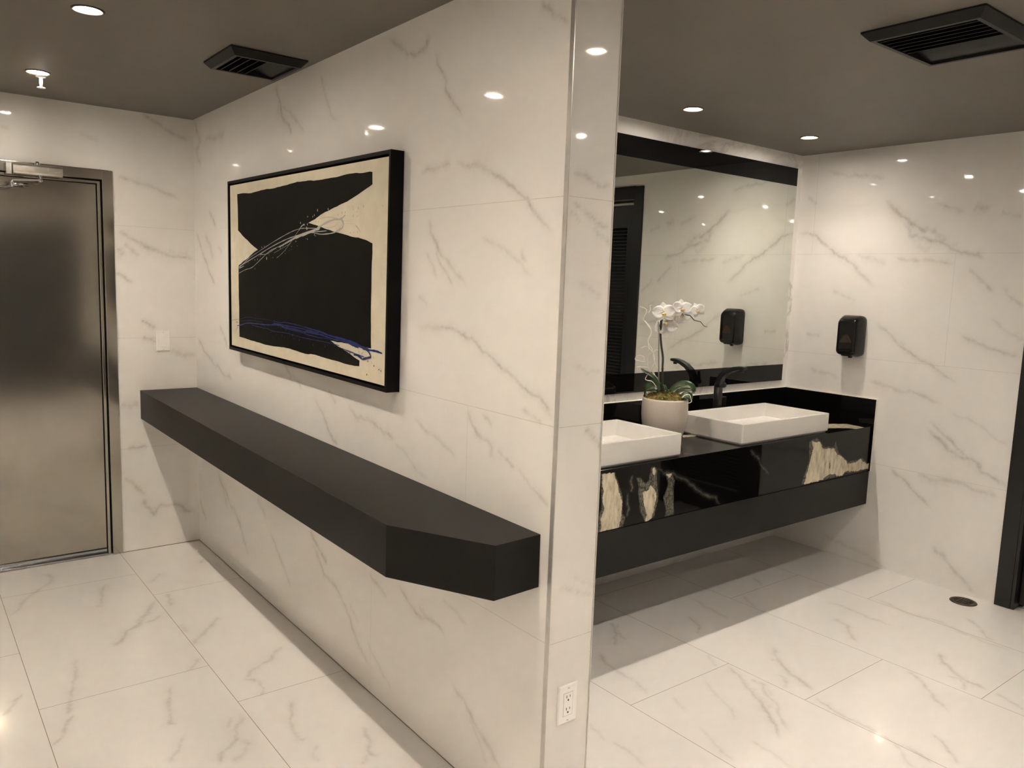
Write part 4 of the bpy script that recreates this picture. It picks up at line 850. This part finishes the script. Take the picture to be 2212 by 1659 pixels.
VD = (0.756, 0.654, 0.0)      # along the line of sight, level
for path, wid, sd in PLANT['leaves']: leaf(path, wid, 0, sd)
mb = MB(); mb.tube(smooth_path(mm(PLANT['stem']), 5), [0.0054]*41, 8)
for z in (0.36, 0.575): mb.lathe([(0.0,-0.003),(0.0065,-0.003),(0.0065,0.003),(0.0,0.003)], (-0.015 if z < 0.5 else -0.030, 0.017 if z < 0.5 else 0.032, z), 12)
mb.tube(smooth_path(mm(PLANT['stem2']), 4), 0.0028, 6); mb.tube(mm(PLANT['branch']), [0.0026]*5+[0.002,0.0018,0.0012], 6)
mb.build('flower_stem', M['stem'], t)
mb = MB(); mb.tube(mm(PLANT['stake']), 0.0036, 8); mb.build('support_stake', M['stake'], t)
for q in PLANT['twigs']:
    P = smooth_path(mm(q), 4); mb = MB(); nn = len(P); mb.tube(P, [0.0026-0.0010*i/nn for i in range(nn)], 5); mb.build('curly_twig', M['twig'], t)

def flower(c, nrm, up, size):
    c = Vector(c)*0.001; nz = Vector(nrm).normalized(); u = Vector(up); u = (u-nz*u.dot(nz)).normalized(); r = u.cross(nz).normalized()
    fo = thing('flower', None, None, c); fo.parent = t
    def petal(ang, ln, wd, cup, back):
        mb = MB(); vs = []; n1, n2 = 9, 7
        ca, sa = math.cos(ang), math.sin(ang); dv = u*ca + r*sa; sv = r*ca - u*sa
        for i in range(n1):
            s = i/(n1-1)
            w = wd*(math.sin(math.pi*(0.06+0.94*s)**0.85)**0.62 if s < 0.999 else 0.05)
            for j in range(n2):
                v = 2*j/(n2-1)-1
                z = cup*ln*(s*s) - back*s*ln + 0.18*wd*v*v*(0.4+s) + 0.03*ln*math.sin(3*v+2*s+ang)
                vs.append(tuple(dv*ln*s + sv*w*v + nz*z))
        fs = [(i*n2+j, i*n2+j+1, (i+1)*n2+j+1, (i+1)*n2+j) for i in range(n1-1) for j in range(n2-1)]
        mb.add(vs, fs, 0, True); o = mb.build('petal', M['petal'], fo)
        sm_ = o.modifiers.new('thickness', 'SOLIDIFY'); sm_.thickness = 0.0007
    S = size
    for a in (0, 2.25, -2.25): petal(a, S*0.98, S*0.34, 0.05, 0.12)
    for a in (1.30, -1.30): petal(a, S*1.02, S*0.56, 0.12, 0.0)
    mb = MB()
    mb.lathe([(0.0,0.0),(S*0.10,S*0.05),(S*0.13,S*0.16),(S*0.08,S*0.26),(0.0,S*0.28)], (0,0,0), 12)
    mb.lathe([(0.0,0.0),(S*0.07,S*0.02),(S*0.05,S*0.2),(0.0,S*0.22)], (S*0.14,0,0), 10); mb.lathe([(0.0,0.0),(S*0.07,S*0.02),(S*0.05,S*0.2),(0.0,S*0.22)], (-S*0.14,0,0), 10)
    lo = mb.build('lip', M['lip'], fo)
    R_ = Matrix((r, u, nz)).transposed().to_4x4()
    lo.matrix_local = Matrix.Translation(-u*S*0.13) @ R_
for f in PLANT['flowers']: flower(*f)

# ------------------------------------------------------------------ camera, world, view
cam = bpy.data.cameras.new('camera'); co = bpy.data.objects.new('camera', cam); COL.objects.link(co)
F_PX, YAW, PITCH, ROLL, EYE = 1717.62, -0.664965, -0.127745, -0.0347285, 1.601266
R = Matrix.Rotation(YAW, 3, 'Z') @ Matrix.Rotation(PITCH, 3, 'X') @ Matrix.Rotation(ROLL, 3, 'Y')
rgt, fwd, upv = R.col[0], R.col[1], R.col[2]
mw = Matrix((rgt, upv, -fwd)).transposed().to_4x4(); mw.translation = (0, 0, EYE)
co.matrix_world = mw
cam.sensor_fit = 'HORIZONTAL'; cam.sensor_width = 36.0; cam.lens = 36.0*F_PX/2212; cam.clip_start = 0.02
SC.camera = co

w = bpy.data.worlds.new('world'); SC.world = w; w.use_nodes = True
w.node_tree.nodes['Background'].inputs[0].default_value = (0.02, 0.017, 0.014, 1); w.node_tree.nodes['Background'].inputs[1].default_value = 0.2

vs_ = SC.view_settings
vs_.view_transform = 'Standard'; vs_.look = 'None'; vs_.gamma = 1.0; vs_.use_curve_mapping = False; vs_.exposure = EXPOSURE
cy = SC.cycles
cy.max_bounces = 10; cy.diffuse_bounces = 5; cy.glossy_bounces = 6; cy.transmission_bounces = 4
cy.caustics_reflective = False; cy.caustics_refractive = False
cy.sample_clamp_indirect = 0.0; cy.blur_glossy = 0.1; cy.use_denoising = True; cy.use_light_tree = True
